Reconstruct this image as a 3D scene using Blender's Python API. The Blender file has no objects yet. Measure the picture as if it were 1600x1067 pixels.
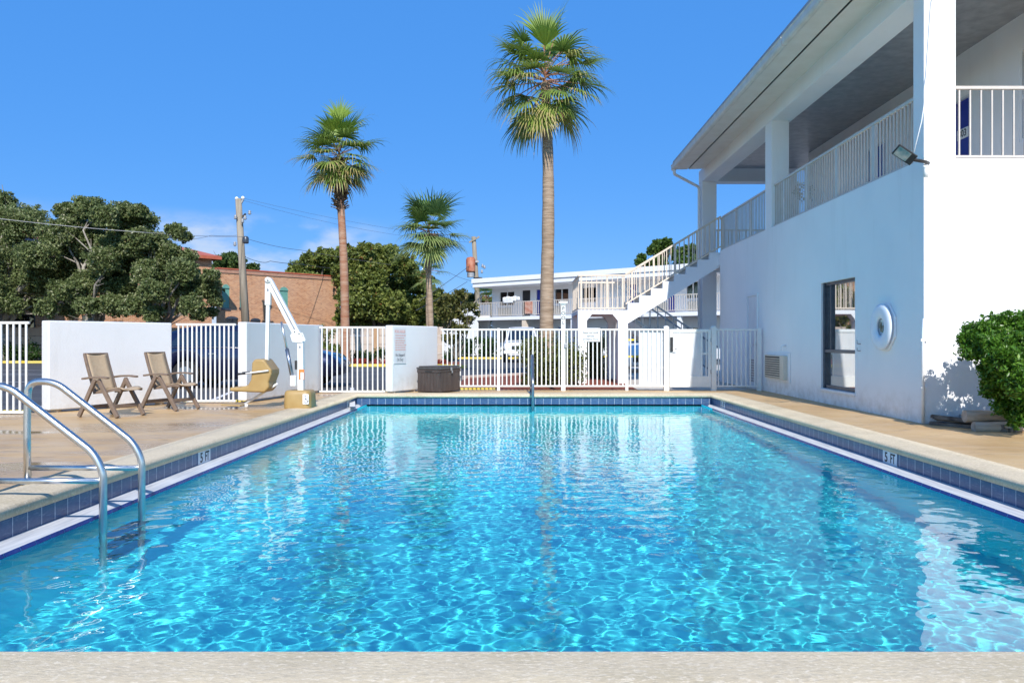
import bpy, bmesh, math, random
import numpy as np
from mathutils import Vector, Matrix
S = bpy.context.scene
COL = S.collection
rng = np.random.default_rng(11)
random.seed(5)
PI = math.pi
R = math.radians
H, VX, VY, F = 1.03, 816.0, 532.0, 1250.0      # eye height, vanishing point and focal length read off the photo


def at(px, py, Y):
    return Vector(((px - VX) * Y / F, Y, H - (py - VY) * Y / F))


def gx(px, Y): return (px - VX) * Y / F
def gz(py, Y): return H - (py - VY) * Y / F


# ------------------------------------------------------------------ scene graph helpers
ORG = {}


def thing(name, label, cat, loc=(0, 0, 0), group=None, kind=None):
    o = bpy.data.objects.new(name, None)
    o.empty_display_size = .2
    COL.objects.link(o)
    o.location = loc
    ORG[o] = Vector(loc)
    tag(o, label, cat, group, kind)
    return o


def tag(o, label=None, cat=None, group=None, kind=None):
    if label: o['label'] = label
    if cat: o['category'] = cat
    if group: o['group'] = group
    if kind: o['kind'] = kind
    return o


def link(o, parent=None, world=True):
    COL.objects.link(o)
    if parent is not None:
        o.parent = parent
    return o


def copy_tree(o, parent=None, off=None):
    c = o.copy()
    COL.objects.link(c)
    if parent is not None: c.parent = parent
    if off is not None: c.location = Vector(o.location) + Vector(off)
    for ch in list(o.children):
        copy_tree(ch, c)
    return c


class MB:
    """collects faces (in world space, or through tf) and links them as one mesh object"""

    def __init__(s, tf=None):
        s.v = []; s.f = []; s.sm = []; s.tf = tf

    def add(s, vs, fs, smooth=False):
        n = len(s.v)
        for p in vs:
            p = Vector(p)
            s.v.append(s.tf @ p if s.tf is not None else p)
        for f in fs:
            s.f.append([n + i for i in f]); s.sm.append(smooth)
        return s

    def box(s, x0, x1, y0, y1, z0, z1):
        vs = [(x, y, z) for z in (z0, z1) for y in (y0, y1) for x in (x0, x1)]
        return s.add(vs, [(0, 2, 3, 1), (4, 5, 7, 6), (0, 1, 5, 4), (2, 6, 7, 3), (0, 4, 6, 2), (1, 3, 7, 5)])

    def obox(s, a, b, w, h, up=(0, 0, 1)):
        """bar from a to b, width w (sideways), height h (along up)"""
        a = Vector(a); b = Vector(b); d = (b - a).normalized(); up = Vector(up)
        sd = d.cross(up).normalized(); u = sd.cross(d).normalized()
        vs = []
        for p in (a, b):
            for i, j in ((-1, -1), (1, -1), (1, 1), (-1, 1)):
                vs.append(p + sd * (i * w / 2) + u * (j * h / 2))
        return s.add(vs, [(3, 2, 1, 0), (4, 5, 6, 7), (0, 1, 5, 4), (1, 2, 6, 5), (2, 3, 7, 6), (3, 0, 4, 7)])

    def tube(s, pts, r, n=10, cap=True, smooth=True):
        pts = [Vector(p) for p in pts]
        m = len(pts)
        rs = list(r) if hasattr(r, '__len__') else [r] * m
        vs = []; prev = None
        for i, p in enumerate(pts):
            d = (pts[min(i + 1, m - 1)] - pts[max(i - 1, 0)]).normalized()
            if prev is None:
                a = d.cross(Vector((0, 0, 1)))
                if a.length < .05: a = d.cross(Vector((0, 1, 0)))
            else:
                a = prev - d * prev.dot(d)
            a.normalize(); prev = a; b = d.cross(a)
            for k in range(n):
                t = 2 * PI * k / n
                vs.append(p + (a * math.cos(t) + b * math.sin(t)) * rs[i])
        fs = [(i * n + k, i * n + (k + 1) % n, (i + 1) * n + (k + 1) % n, (i + 1) * n + k) for i in range(m - 1) for k in range(n)]
        s.add(vs, fs, smooth)
        if cap:
            s.add(vs[:n][::-1], [range(n)]); s.add(vs[-n:], [range(n)])
        return s

    def prism(s, poly, d):
        """closed polygon (3-D points) extruded by vector d"""
        n = len(poly); d = Vector(d)
        vs = [Vector(p) for p in poly] + [Vector(p) + d for p in poly]
        return s.add(vs, [list(range(n))[::-1], list(range(n, 2 * n))] + [(i, (i + 1) % n, n + (i + 1) % n, n + i) for i in range(n)])

    def quad(s, *p): return s.add(p, [list(range(len(p)))])

    def wall(s, o, u, w, h, holes=(), depth=.15, inn=None, back=False):
        """upright wall face from o along unit u, size w x h, with rectangular holes (u0,u1,z0,z1) whose reveals go along inn"""
        o = Vector(o); u = Vector(u)
        us = sorted({0, w, *[q for hl in holes for q in hl[:2]]}); zs = sorted({0, h, *[q for hl in holes for q in hl[2:]]})
        P = lambda a, z, k=0: o + u * a + Vector((0, 0, z)) + (Vector(inn) * k if k else Vector())
        for i in range(len(us) - 1):
            for j in range(len(zs) - 1):
                cu, cz = (us[i] + us[i + 1]) / 2, (zs[j] + zs[j + 1]) / 2
                if any(a < cu < b and c < cz < d for a, b, c, d in holes): continue
                s.quad(P(us[i], zs[j]), P(us[i + 1], zs[j]), P(us[i + 1], zs[j + 1]), P(us[i], zs[j + 1]))
        for a, b, c, d in holes:
            s.quad(P(a, c), P(a, d), P(a, d, depth), P(a, c, depth)); s.quad(P(b, d), P(b, c), P(b, c, depth), P(b, d, depth))
            s.quad(P(a, d), P(b, d), P(b, d, depth), P(a, d, depth)); s.quad(P(b, c), P(a, c), P(a, c, depth), P(b, c, depth))
        return s

    def lathe(s, c, prof, n=24, axis='z', smooth=True):
        vs = []
        c = Vector(c)
        for r, h in prof:
            for k in range(n):
                t = 2 * PI * k / n
                p = (r * math.cos(t), r * math.sin(t), h)
                if axis == 'x': p = (h, p[0], p[1])
                if axis == 'y': p = (p[0], h, p[1])
                vs.append(c + Vector(p))
        m = len(prof)
        return s.add(vs, [(i * n + k, i * n + (k + 1) % n, (i + 1) * n + (k + 1) % n, (i + 1) * n + k) for i in range(m - 1) for k in range(n)], smooth)

    def build(s, name, mat, parent=None, bevel=0, seg=2, fixn=True):
        o_ = Vector((0, 0, 0))
        p = parent
        while p is not None:
            o_ = o_ + Vector(p.location); p = p.parent
        m = bpy.data.meshes.new(name)
        m.from_pydata([tuple(v - o_) for v in s.v], [], s.f)
        m.polygons.foreach_set('use_smooth', s.sm)
        if fixn:
            bm = bmesh.new(); bm.from_mesh(m)
            bmesh.ops.remove_doubles(bm, verts=bm.verts, dist=1e-5)
            bmesh.ops.recalc_face_normals(bm, faces=bm.faces)
            bm.to_mesh(m); bm.free()
        m.materials.append(mat); m.update()
        o = bpy.data.objects.new(name, m)
        link(o, parent)
        if bevel:
            b = o.modifiers.new('bevel', 'BEVEL'); b.width = bevel; b.segments = seg; b.limit_method = 'ANGLE'; b.angle_limit = R(40)
        return o


def struct(o, label=None, cat=None):
    return tag(o, label, cat, None, 'structure')


def text(body, size, loc, right, up, mat, parent, name='lettering', ext=.001, align='CENTER', squash=1.0):
    c = bpy.data.curves.new(name, 'FONT'); c.body = body; c.size = size; c.extrude = ext
    c.align_x = align; c.align_y = 'CENTER'; c.materials.append(mat); c.offset = size * .012
    o = bpy.data.objects.new(name, c)
    rx = Vector(right).normalized(); uy = Vector(up).normalized(); nz = rx.cross(uy)
    off = Vector((0, 0, 0)); p = parent
    while p is not None:
        off += Vector(p.location); p = p.parent
    M = Matrix((rx * squash, uy, nz)).transposed().to_4x4(); M.translation = Vector(loc) - off
    me = o.to_mesh().copy(); o.to_mesh_clear(); bpy.data.objects.remove(o)
    me.transform(M); me.name = name
    if not me.materials: me.materials.append(mat)
    o = bpy.data.objects.new(name, me)
    return link(o, parent)


def np_mesh(name, V, Fq, mat, parent=None, tint=None, smooth=False):
    """fast mesh: V (n,3), Fq (m,k)"""
    off = np.zeros(3); p = parent
    while p is not None:
        off += np.array(p.location); p = p.parent
    V = np.asarray(V, float) - off
    m = bpy.data.meshes.new(name)
    m.vertices.add(len(V)); m.vertices.foreach_set('co', V.astype(np.float32).ravel())
    k = Fq.shape[1]
    m.loops.add(Fq.size); m.loops.foreach_set('vertex_index', Fq.astype(np.int32).ravel())
    m.polygons.add(len(Fq)); m.polygons.foreach_set('loop_start', np.arange(0, Fq.size, k, dtype=np.int32))
    m.polygons.foreach_set('use_smooth', np.full(len(Fq), smooth))
    m.update(calc_edges=True)
    if tint is not None:
        a = m.attributes.new('tint', 'FLOAT', 'FACE'); a.data.foreach_set('value', np.asarray(tint, np.float32))
    m.materials.append(mat)
    o = bpy.data.objects.new(name, m)
    return link(o, parent)


# ------------------------------------------------------------------ materials
class NT:
    def __init__(s, name):
        s.m = bpy.data.materials.new(name); s.m.use_nodes = True; s.t = s.m.node_tree; s.b = s.t.nodes['Principled BSDF']; s.out = s.t.nodes['Material Output']

    def n(s, typ, **kw):
        x = s.t.nodes.new(typ)
        for k, v in kw.items():
            if k.startswith('i_'):
                x.inputs[k[2:].replace('_', ' ')].default_value = v
            else: setattr(x, k, v)
        return x

    def l(s, a, b): s.t.links.new(a, b)

    def pos(s, scale=(1, 1, 1), obj=False):
        g = s.n('ShaderNodeTexCoord').outputs['Object'] if obj else s.n('ShaderNodeNewGeometry').outputs['Position']
        mp = s.n('ShaderNodeMapping'); mp.inputs['Scale'].default_value = scale
        s.l(g, mp.inputs['Vector']); return mp.outputs['Vector']

    def noise(s, vec, scale, detail=5, rough=.55, dist=0):
        x = s.n('ShaderNodeTexNoise'); x.inputs['Scale'].default_value = scale; x.inputs['Detail'].default_value = detail
        x.inputs['Roughness'].default_value = rough; x.inputs['Distortion'].default_value = dist
        s.l(vec, x.inputs['Vector']); return x.outputs['Fac']

    def ramp(s, fac, stops):
        x = s.n('ShaderNodeValToRGB'); e = x.color_ramp.elements
        while len(e) < len(stops): e.new(.5)
        for i, (p, c) in enumerate(stops):
            e[i].position = p; e[i].color = (*c, 1) if len(c) == 3 else c
        s.l(fac, x.inputs['Fac']); return x.outputs['Color']

    def fr(s, fac, a, b, lo=0, hi=1):
        x = s.n('ShaderNodeMapRange'); x.inputs['From Min'].default_value = a; x.inputs['From Max'].default_value = b
        x.inputs['To Min'].default_value = lo; x.inputs['To Max'].default_value = hi
        s.l(fac, x.inputs['Value']); return x.outputs['Result']

    def mix(s, fac, a, b, mode='MIX'):
        x = s.n('ShaderNodeMix', data_type='RGBA', blend_type=mode)
        for sock, v in ((x.inputs['Factor'], fac), (x.inputs['A'], a), (x.inputs['B'], b)):
            pass
        ins = [i for i in x.inputs if i.enabled]
        for i, v in zip(ins, (fac, a, b)):
            if hasattr(v, 'node'): s.l(v, i)
            elif isinstance(v, (int, float)): i.default_value = v
            else: i.default_value = (*v, 1)
        return [o for o in x.outputs if o.enabled][0]

    def bump(s, fac, strength, dist=.02, prev=None):
        x = s.n('ShaderNodeBump'); x.inputs['Strength'].default_value = strength; x.inputs['Distance'].default_value = dist
        s.l(fac, x.inputs['Height'])
        if prev: s.l(prev, x.inputs['Normal'])
        s.l(x.outputs['Normal'], s.b.inputs['Normal']); return x.outputs['Normal']

    def col(s, c):
        if hasattr(c, 'node'): s.l(c, s.b.inputs['Base Color'])
        else: s.b.inputs['Base Color'].default_value = (*c, 1)


def pm(name, c1, c2=None, scale=3, rough=.6, bump=0, bscale=60, metal=0, spec=.5, obj=False, stretch=(1, 1, 1), coat=0, lo=.35, hi=.7, bdist=.01):
    t = NT(name); v = t.pos(stretch, obj)
    if c2: t.col(t.ramp(t.noise(v, scale), [(lo, c1), (hi, c2)]))
    else: t.col(c1)
    t.b.inputs['Roughness'].default_value = rough; t.b.inputs['Metallic'].default_value = metal
    t.b.inputs['Specular IOR Level'].default_value = spec; t.b.inputs['Coat Weight'].default_value = coat
    if bump: t.bump(t.noise(v, bscale, 3), bump, bdist)
    return t.m


M = {}
M['white'] = pm('white_paint', (.80, .80, .80), (.86, .86, .86), 4, .5)
M['white_metal'] = pm('white_metal_paint', (.72, .72, .70), (.78, .78, .76), 9, .35)


def stucco(name, c1, c2, stain):
    t = NT(name); v = t.pos()
    big = t.noise(v, .9, 6); c = t.ramp(big, [(.3, c1), (.7, c2)])
    st = t.noise(t.pos((3, 3, .35)), 1.1, 6, .65)
    c = t.mix(t.fr(st, .56, .75, 0, .35), c, stain)
    sp = t.n('ShaderNodeSeparateXYZ'); t.l(v, sp.inputs[0])
    bz = t.n('ShaderNodeMath', operation='MULTIPLY'); t.l(t.fr(sp.outputs['Z'], .02, .42, 1, 0), bz.inputs[0]); t.l(t.fr(t.noise(v, 5, 6, .7), .4, .68), bz.inputs[1])
    bz2 = t.n('ShaderNodeMath', operation='MULTIPLY'); t.l(bz.outputs[0], bz2.inputs[0]); bz2.inputs[1].default_value = .55
    c = t.mix(bz2.outputs[0], c, (.42, .37, .31))     # splashed dirt along the foot of the wall
    t.col(c); t.b.inputs['Roughness'].default_value = .75; t.b.inputs['Specular IOR Level'].default_value = .25
    t.bump(t.noise(v, 55, 4, .6), .32, .012, t.bump(t.noise(v, 3, 3), .08, .05))
    return t.m


M['stucco'] = stucco('white_stucco', (.66, .67, .68), (.72, .72, .73), (.58, .57, .55))
M['bwall'] = stucco('building_white_paint', (.80, .81, .83), (.86, .86, .87), (.70, .70, .69))
M['ceiling'] = pm('painted_ceiling', (.82, .84, .85), (.88, .89, .90), 1.2, .7, bump=.15, bscale=70)
M['soffit'] = pm('soffit_cream_paint', (.74, .68, .60), (.80, .75, .68), 3, .6)
M['gutter'] = pm('gutter_paint', (.62, .58, .52), (.74, .70, .65), 5, .45)
M['tan_rail'] = pm('tan_rail_paint', (.70, .58, .46), (.76, .65, .53), 8, .4)
M['cream_rail'] = pm('cream_rail_paint', (.56, .51, .46), (.63, .58, .53), 8, .4)
M['steel'] = pm('stainless_steel', (.60, .60, .60), (.70, .70, .70), 20, .30, metal=1)
M['dark_steel_and_shaded_rail'] = pm('worn_steel_and_shaded_rail', (.25, .28, .33), (.35, .38, .44), 20, .3, metal=.9)
M['chair_frame'] = pm('taupe_resin', (.17, .12, .085), (.22, .155, .115), 12, .5)
M['sling'] = pm('beige_sling_mesh', (.43, .315, .20), (.48, .36, .235), 30, .75, bump=.25, bscale=260, bdist=.004)
M['lift_tan'] = pm('tan_plastic', (.35, .225, .08), (.40, .27, .105), 6, .45)
M['orange'] = pm('orange_label', (.85, .20, .03), rough=.5)
M['black'] = pm('black_plastic', (.02, .02, .022), rough=.45)
M['blue_sign'] = pm('sign_blue', (.03, .12, .45), rough=.5)
M['ink'] = pm('black_ink', (.025, .025, .03), rough=.6)
M['grey_ink'] = pm('faded_ink', (.13, .13, .14), rough=.7)
M['red_ink'] = pm('faded_red_ink', (.62, .30, .26), rough=.7)
M['sign_grey'] = pm('weathered_sign_face', (.58, .58, .60), (.66, .65, .66), 10, .5)
M['resin'] = pm('brown_resin', (.050, .036, .032), (.075, .055, .048), 14, .5, stretch=(1, 1, .2))
M['resin_lid'] = pm('grey_brown_lid', (.06, .055, .055), (.085, .078, .075), 14, .45)
M['door_blue'] = pm('blue_door_paint', (.012, .03, .30), (.02, .045, .36), 4, .35)
M['door_white'] = pm('pale_door_paint', (.62, .65, .70), (.70, .72, .76), 4, .4)
M['frame_dark'] = pm('dark_window_frame', (.045, .06, .085), (.07, .085, .11), 12, .35, metal=.3)
M['beige_vent'] = pm('beige_grille', (.58, .53, .44), (.64, .59, .50), 9, .5)
M['ring'] = pm('life_ring_shell', (.70, .76, .86), (.82, .82, .84), 5, .4)
M['red_roof'] = pm('red_metal_roof', (.42, .10, .05), (.50, .14, .08), 2, .5)
M['green_shutter'] = pm('green_shutter_paint', (.12, .30, .25), (.16, .36, .30), 5, .55)
M['pole_wood'] = pm('weathered_pole', (.22, .185, .14), (.36, .31, .24), 1.2, .85, bump=.4, bscale=9, stretch=(6, 6, .5))
M['log'] = pm('weathered_log', (.30, .25, .20), (.52, .44, .37), 2, .85, bump=.5, bscale=12, stretch=(1, 7, 7))
M['old_board'] = pm('rotten_board', (.05, .04, .035), (.26, .22, .19), 3, .9, bump=.6, bscale=9, stretch=(2, 2, 9))
M['rust'] = pm('rusty_transformer', (.34, .075, .025), (.50, .24, .15), 2.5, .6)
M['grey_metal'] = pm('grey_metal', (.30, .30, .31), (.42, .42, .42), 6, .45, metal=.3)
M['yellow'] = pm('yellow_paint', (.68, .47, .04), (.60, .52, .16), 2.5, .7, bump=.2)
M['bright_yellow'] = pm('bright_yellow_paint', (.85, .62, .02), rough=.5)
M['concrete'] = pm('concrete', (.46, .43, .39), (.58, .54, .49), 1.5, .85, bump=.3)
M['block'] = pm('beige_block', (.46, .37, .30), (.56, .46, .38), 2, .85, bump=.3)
M['wood_post'] = pm('wood_post', (.36, .21, .11), (.46, .29, .16), 3, .8, stretch=(6, 6, .6))
M['dark_wire'] = pm('weathered_cable', (.07, .075, .085), rough=.7)
M['rubber'] = pm('tyre_rubber', (.012, .012, .013), (.02, .02, .02), 10, .8)
M['rim'] = pm('alloy_rim', (.35, .36, .38), rough=.3, metal=.9)
M['car_blue'] = pm('dark_blue_car_paint', (.004, .009, .045), (.006, .012, .06), 3, .3, metal=.35, coat=1)
M['car_white'] = pm('white_car_paint', (.78, .79, .80), rough=.3, coat=.8)
M['lamp'] = pm('headlamp_lens', (.75, .78, .80), rough=.1, spec=.8)
M['wreath'] = pm('wreath_twigs', (.12, .10, .06), (.45, .42, .36), 25, .8)
M['towel_white'] = pm('white_towel', (.80, .80, .80), rough=.9)
M['towel_red'] = pm('orange_towel', (.45, .17, .11), (.62, .42, .33), 5, .9)


def glass(name, base, mixf, rough=.02):
    t = NT(name); t.col(base); t.b.inputs['Roughness'].default_value = rough; t.b.inputs['IOR'].default_value = 1.5
    g = t.n('ShaderNodeBsdfGlossy'); g.inputs['Roughness'].default_value = rough; g.inputs['Color'].default_value = (.9, .93, .95, 1)
    x = t.n('ShaderNodeMixShader'); x.inputs[0].default_value = mixf
    t.l(t.b.outputs[0], x.inputs[1]); t.l(g.outputs[0], x.inputs[2]); t.l(x.outputs[0], t.out.inputs['Surface'])
    return t.m


M['glass'] = glass('reflective_window_glass', (.03, .035, .04), .62)
M['dark_glass'] = glass('dark_window_glass', (.008, .01, .013), .06)
M['car_glass'] = glass('car_window_glass', (.012, .016, .022), .16)
M['screen'] = NT('perforated_white_screen')
_t = M['screen']; _t.col((.86, .86, .86)); _t.b.inputs['Roughness'].default_value = .6
_tr = _t.n('ShaderNodeBsdfTransparent'); _x = _t.n('ShaderNodeMixShader'); _x.inputs[0].default_value = .46
_t.l(_t.b.outputs[0], _x.inputs[1]); _t.l(_tr.outputs[0], _x.inputs[2]); _t.l(_x.outputs[0], _t.out.inputs['Surface'])
M['screen'] = _t.m


def deck_mat():
    t = NT('tan_pool_deck'); v = t.pos()
    c = t.ramp(t.noise(v, .7, 7, .6), [(.28, (.45, .275, .115)), (.5, (.56, .37, .175)), (.72, (.64, .455, .25))])
    s = t.noise(t.pos((.5, 2.6, 1)), 2.2, 8, .7, .6)
    c = t.mix(t.fr(s, .5, .72, 0, .55), c, (.60, .47, .33))
    d = t.noise(t.pos((.8, 2.2, 1)), 3.1, 8, .72, .8)
    c = t.mix(t.fr(d, .56, .68, 0, .75), c, (.20, .13, .07))
    fine = t.noise(v, 90, 3)
    c = t.mix(t.fr(fine, .3, .7, 0, .25), c, (.33, .22, .12))
    # damp patches on the left-hand side of the deck, with a few puddles
    w = t.noise(t.pos((.35, 1.0, 1)), 1.25, 5, .6, .7)
    sep = t.n('ShaderNodeSeparateXYZ'); t.l(v, sep.inputs[0])
    left = t.fr(sep.outputs['X'], -2.5, -4.0, 0, 1)
    mul = t.n('ShaderNodeMath', operation='MULTIPLY'); t.l(t.fr(w, .46, .62), mul.inputs[0]); t.l(left, mul.inputs[1])
    wet = mul.outputs[0]
    c = t.mix(wet, c, t.mix(.55, c, (.22, .14, .07)))
    t.col(c)
    r0 = t.fr(t.noise(v, 2.0, 4), .3, .7, .42, .62)
    mr = t.n('ShaderNodeMix', data_type='FLOAT'); t.l(wet, mr.inputs[0]); t.l(r0, mr.inputs[2]); mr.inputs[3].default_value = .07
    t.l(mr.outputs[0], t.b.inputs['Roughness'])
    mb = t.n('ShaderNodeMath', operation='MULTIPLY_ADD'); t.l(wet, mb.inputs[0]); mb.inputs[1].default_value = -.8; mb.inputs[2].default_value = 1
    mh = t.n('ShaderNodeMath', operation='MULTIPLY'); t.l(mb.outputs[0], mh.inputs[0]); t.l(fine, mh.inputs[1])
    t.bump(mh.outputs[0], .35, .01, t.bump(t.noise(v, 7, 3), .06, .05))
    return t.m


def coping_mat():
    t = NT('cast_stone_coping'); v = t.pos()
    c = t.ramp(t.noise(v, 1.6, 6, .6), [(.3, (.50, .415, .27)), (.5, (.60, .50, .35)), (.7, (.66, .55, .37))])
    pit = t.noise(t.pos((30, 60, 45)), 1, 6, .75)
    c = t.mix(t.fr(pit, .50, .70, 0, .5), c, (.34, .29, .22))
    pale = t.noise(t.pos((45, 80, 50)), 1.0, 3, .7)
    c = t.mix(t.fr(pale, .52, .66, 0, .7), c, (.80, .70, .55))
    t.col(c); t.b.inputs['Roughness'].default_value = .8; t.b.inputs['Specular IOR Level'].default_value = .3
    t.bump(pit, .55, .012)
    return t.m


def tile_mat():
    t = NT('blue_waterline_tile')
    g = t.n('ShaderNodeNewGeometry').outputs['Position']
    sep = t.n('ShaderNodeSeparateXYZ'); t.l(g, sep.inputs[0])
    a = t.n('ShaderNodeMath', operation='ADD'); t.l(sep.outputs['X'], a.inputs[0]); t.l(sep.outputs['Y'], a.inputs[1])
    z = t.n('ShaderNodeMath', operation='ADD'); t.l(sep.outputs['Z'], z.inputs[0]); z.inputs[1].default_value = .2305
    cb = t.n('ShaderNodeCombineXYZ'); t.l(a.outputs[0], cb.inputs[0]); t.l(z.outputs[0], cb.inputs[1])
    br = t.n('ShaderNodeTexBrick', offset=0, squash=1); t.l(cb.outputs[0], br.inputs['Vector'])
    br.inputs['Scale'].default_value = 1; br.inputs['Brick Width'].default_value = .152; br.inputs['Row Height'].default_value = .16
    br.inputs['Mortar Size'].default_value = .0035; br.inputs['Mortar Smooth'].default_value = .2; br.inputs['Bias'].default_value = 0
    br.inputs['Color1'].default_value = (.034, .082, .175, 1); br.inputs['Color2'].default_value = (.052, .115, .235, 1); br.inputs['Mortar'].default_value = (.55, .60, .68, 1)
    mott = t.noise(g, 26, 5, .65)
    c = t.mix(t.fr(mott, .35, .7, 0, .6), br.outputs['Color'], (.022, .05, .16))
    lim = t.noise(t.pos((4, 4, 22)), 3, 5, .65)
    c = t.mix(t.fr(lim, .55, .72, 0, .35), c, (.30, .36, .45))
    t.col(c); t.b.inputs['Roughness'].default_value = .28
    iv = t.n('ShaderNodeMath', operation='SUBTRACT'); iv.inputs[0].default_value = 1; t.l(br.outputs['Fac'], iv.inputs[1])
    t.bump(iv.outputs[0], .4, .004)
    return t.m


def brick_mat(name, ang, c1, c2, mortar, bw=.23, rh=.085):
    t = NT(name)
    g = t.n('ShaderNodeNewGeometry').outputs['Position']
    mp = t.n('ShaderNodeMapping'); mp.inputs['Rotation'].default_value = (0, 0, -ang); t.l(g, mp.inputs['Vector'])
    sep = t.n('ShaderNodeSeparateXYZ'); t.l(mp.outputs[0], sep.inputs[0])
    a = t.n('ShaderNodeMath', operation='ADD'); t.l(sep.outputs['X'], a.inputs[0]); t.l(sep.outputs['Y'], a.inputs[1])
    cb = t.n('ShaderNodeCombineXYZ'); t.l(a.outputs[0], cb.inputs[0]); t.l(sep.outputs['Z'], cb.inputs[1])
    br = t.n('ShaderNodeTexBrick', offset=.5); t.l(cb.outputs[0], br.inputs['Vector'])
    br.inputs['Scale'].default_value = 1; br.inputs['Brick Width'].default_value = bw; br.inputs['Row Height'].default_value = rh
    br.inputs['Mortar Size'].default_value = .009; br.inputs['Bias'].default_value = 0
    br.inputs['Color1'].default_value = (*c1, 1); br.inputs['Color2'].default_value = (*c2, 1); br.inputs['Mortar'].default_value = (*mortar, 1)
    odd = t.noise(t.pos((4.3, 4.3, 11)), 1, 2)
    c = t.mix(t.fr(odd, .62, .72, 0, .6), br.outputs['Color'], (.15, .07, .05))
    c = t.mix(t.fr(t.noise(g, .5, 5), .4, .75, 0, .3), c, (.55, .40, .30))
    t.col(c); t.b.inputs['Roughness'].default_value = .9
    t.bump(t.noise(g, 20, 3), .3, .02)
    return t.m


def leaf_mat(name, stops, trans=.3, gloss=.45):
    t = NT(name)
    a = t.n('ShaderNodeAttribute', attribute_name='tint')
    c = t.ramp(a.outputs['Fac'], stops)
    t.col(c); t.b.inputs['Roughness'].default_value = gloss; t.b.inputs['Specular IOR Level'].default_value = .35
    tr = t.n('ShaderNodeBsdfTranslucent'); t.l(c, tr.inputs['Color'])
    x = t.n('ShaderNodeMixShader'); x.inputs[0].default_value = trans
    t.l(t.b.outputs[0], x.inputs[1]); t.l(tr.outputs[0], x.inputs[2]); t.l(x.outputs[0], t.out.inputs['Surface'])
    return t.m


M['deck'] = deck_mat(); M['coping'] = coping_mat(); M['tile'] = tile_mat()
M['ledge'] = pm('white_plaster_ledge', (.46, .48, .51), (.66, .67, .68), 5, .5, stretch=(5, .5, 1), lo=.3, hi=.62)
M['trim_blue'] = pm('dark_blue_trim_tile', (.012, .03, .17), (.02, .045, .24), 12, .25)
M['marker'] = pm('white_marker_tile', (.58, .62, .68), (.70, .72, .76), 12, .35)
M['shell'] = pm('pool_plaster', (.07, .90, .98), (.10, .93, .985), 1.2, .7)
M['brick'] = brick_mat('red_brown_brick', math.atan2(.738, .675), (.40, .15, .06), (.58, .28, .13), (.58, .44, .31))
M['brick_dark'] = brick_mat('dark_red_brick', 0, (.34, .13, .07), (.42, .19, .11), (.45, .33, .26))
M['oak_leaf'] = leaf_mat('oak_leaves', [(0, (.06, .09, .03)), (.45, (.18, .23, .08)), (.8, (.33, .36, .16)), (1, (.52, .49, .34))], .4)
M['mid_leaf'] = leaf_mat('broadleaf_leaves', [(0, (.06, .09, .02)), (.5, (.19, .23, .05)), (.86, (.32, .34, .085)), (.96, (.30, .20, .07)), (1, (.45, .16, .07))], .35)
M['far_leaf'] = leaf_mat('distant_leaves', [(0, (.03, .06, .015)), (.6, (.08, .13, .03)), (1, (.16, .2, .06))])
M['pine_leaf'] = leaf_mat('pine_leaves', [(0, (.03, .06, .012)), (.5, (.08, .15, .025)), (1, (.18, .24, .05))])
M['yellow_leaf'] = leaf_mat('yellowing_leaves', [(0, (.05, .06, .015)), (.5, (.13, .14, .035)), (1, (.34, .28, .11))])
M['bush_leaf'] = leaf_mat('glossy_hedge_leaves', [(0, (.03, .085, .010)), (.5, (.085, .20, .020)), (.85, (.16, .31, .035)), (1, (.28, .42, .08))], .35, .3)
M['shrub_leaf'] = leaf_mat('shrub_leaves', [(0, (.05, .065, .015)), (.5, (.14, .17, .04)), (.85, (.26, .27, .09)), (1, (.42, .28, .18))])
M['hedge_leaf'] = leaf_mat('clipped_hedge_leaves', [(0, (.014, .04, .008)), (.6, (.04, .09, .016)), (1, (.09, .16, .035))])
M['red_leaf'] = leaf_mat('red_flower_leaves', [(0, (.10, .04, .02)), (.5, (.38, .05, .03)), (1, (.55, .16, .12))])
M['palm_leaf'] = leaf_mat('fan_palm_leaves', [(0, (.06, .11, .020)), (.5, (.15, .24, .045)), (.85, (.27, .35, .075)), (1, (.50, .40, .17))], .35, .4)
M['palm_lime'] = leaf_mat('young_palm_leaves', [(0, (.15, .25, .03)), (1, (.34, .46, .07))], .4, .4)
M['sabal_leaf'] = leaf_mat('cabbage_palm_leaves', [(0, (.07, .13, .035)), (.5, (.17, .27, .075)), (1, (.34, .42, .15))], .4, .4)
M['bark'] = pm('grey_bark', (.10, .08, .06), (.28, .24, .19), 3, .9, bump=.6, bscale=10, stretch=(1, 1, .3), bdist=.04)
M['oak_bark'] = pm('pale_oak_bark', (.17, .145, .115), (.42, .38, .32), 2.0, .9, bump=.6, bscale=9, bdist=.04)
M['palm_bark'] = pm('tan_palm_bark', (.25, .175, .115), (.42, .315, .225), 2.2, .85, bump=.7, bscale=4, stretch=(1, 1, 7), bdist=.03)
M['palm_red'] = pm('rust_palm_bark', (.30, .125, .065), (.43, .28, .19), 1.4, .85, bump=.6, bscale=4, stretch=(1, 1, 5), bdist=.03)
M['palm_boot'] = pm('dry_leaf_bases', (.09, .055, .035), (.33, .22, .13), 5, .9)
M['asphalt'] = pm('asphalt', (.045, .048, .056), (.085, .088, .098), .7, .85, bump=.4, bscale=140)
M['mulch'] = pm('red_mulch', (.13, .03, .015), (.36, .10, .05), 9, .9, bump=1, bscale=40, bdist=.03)
M['ground'] = pm('dry_grass_ground', (.10, .11, .04), (.20, .17, .09), .6, .95, bump=.5, bscale=30)
M['lot_paint'] = pm('worn_white_line_paint', (.50, .50, .50), (.75, .75, .75), 3, .7)
M['kerb'] = pm('kerb_concrete', (.42, .33, .28), (.55, .44, .38), 2, .85)

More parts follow.
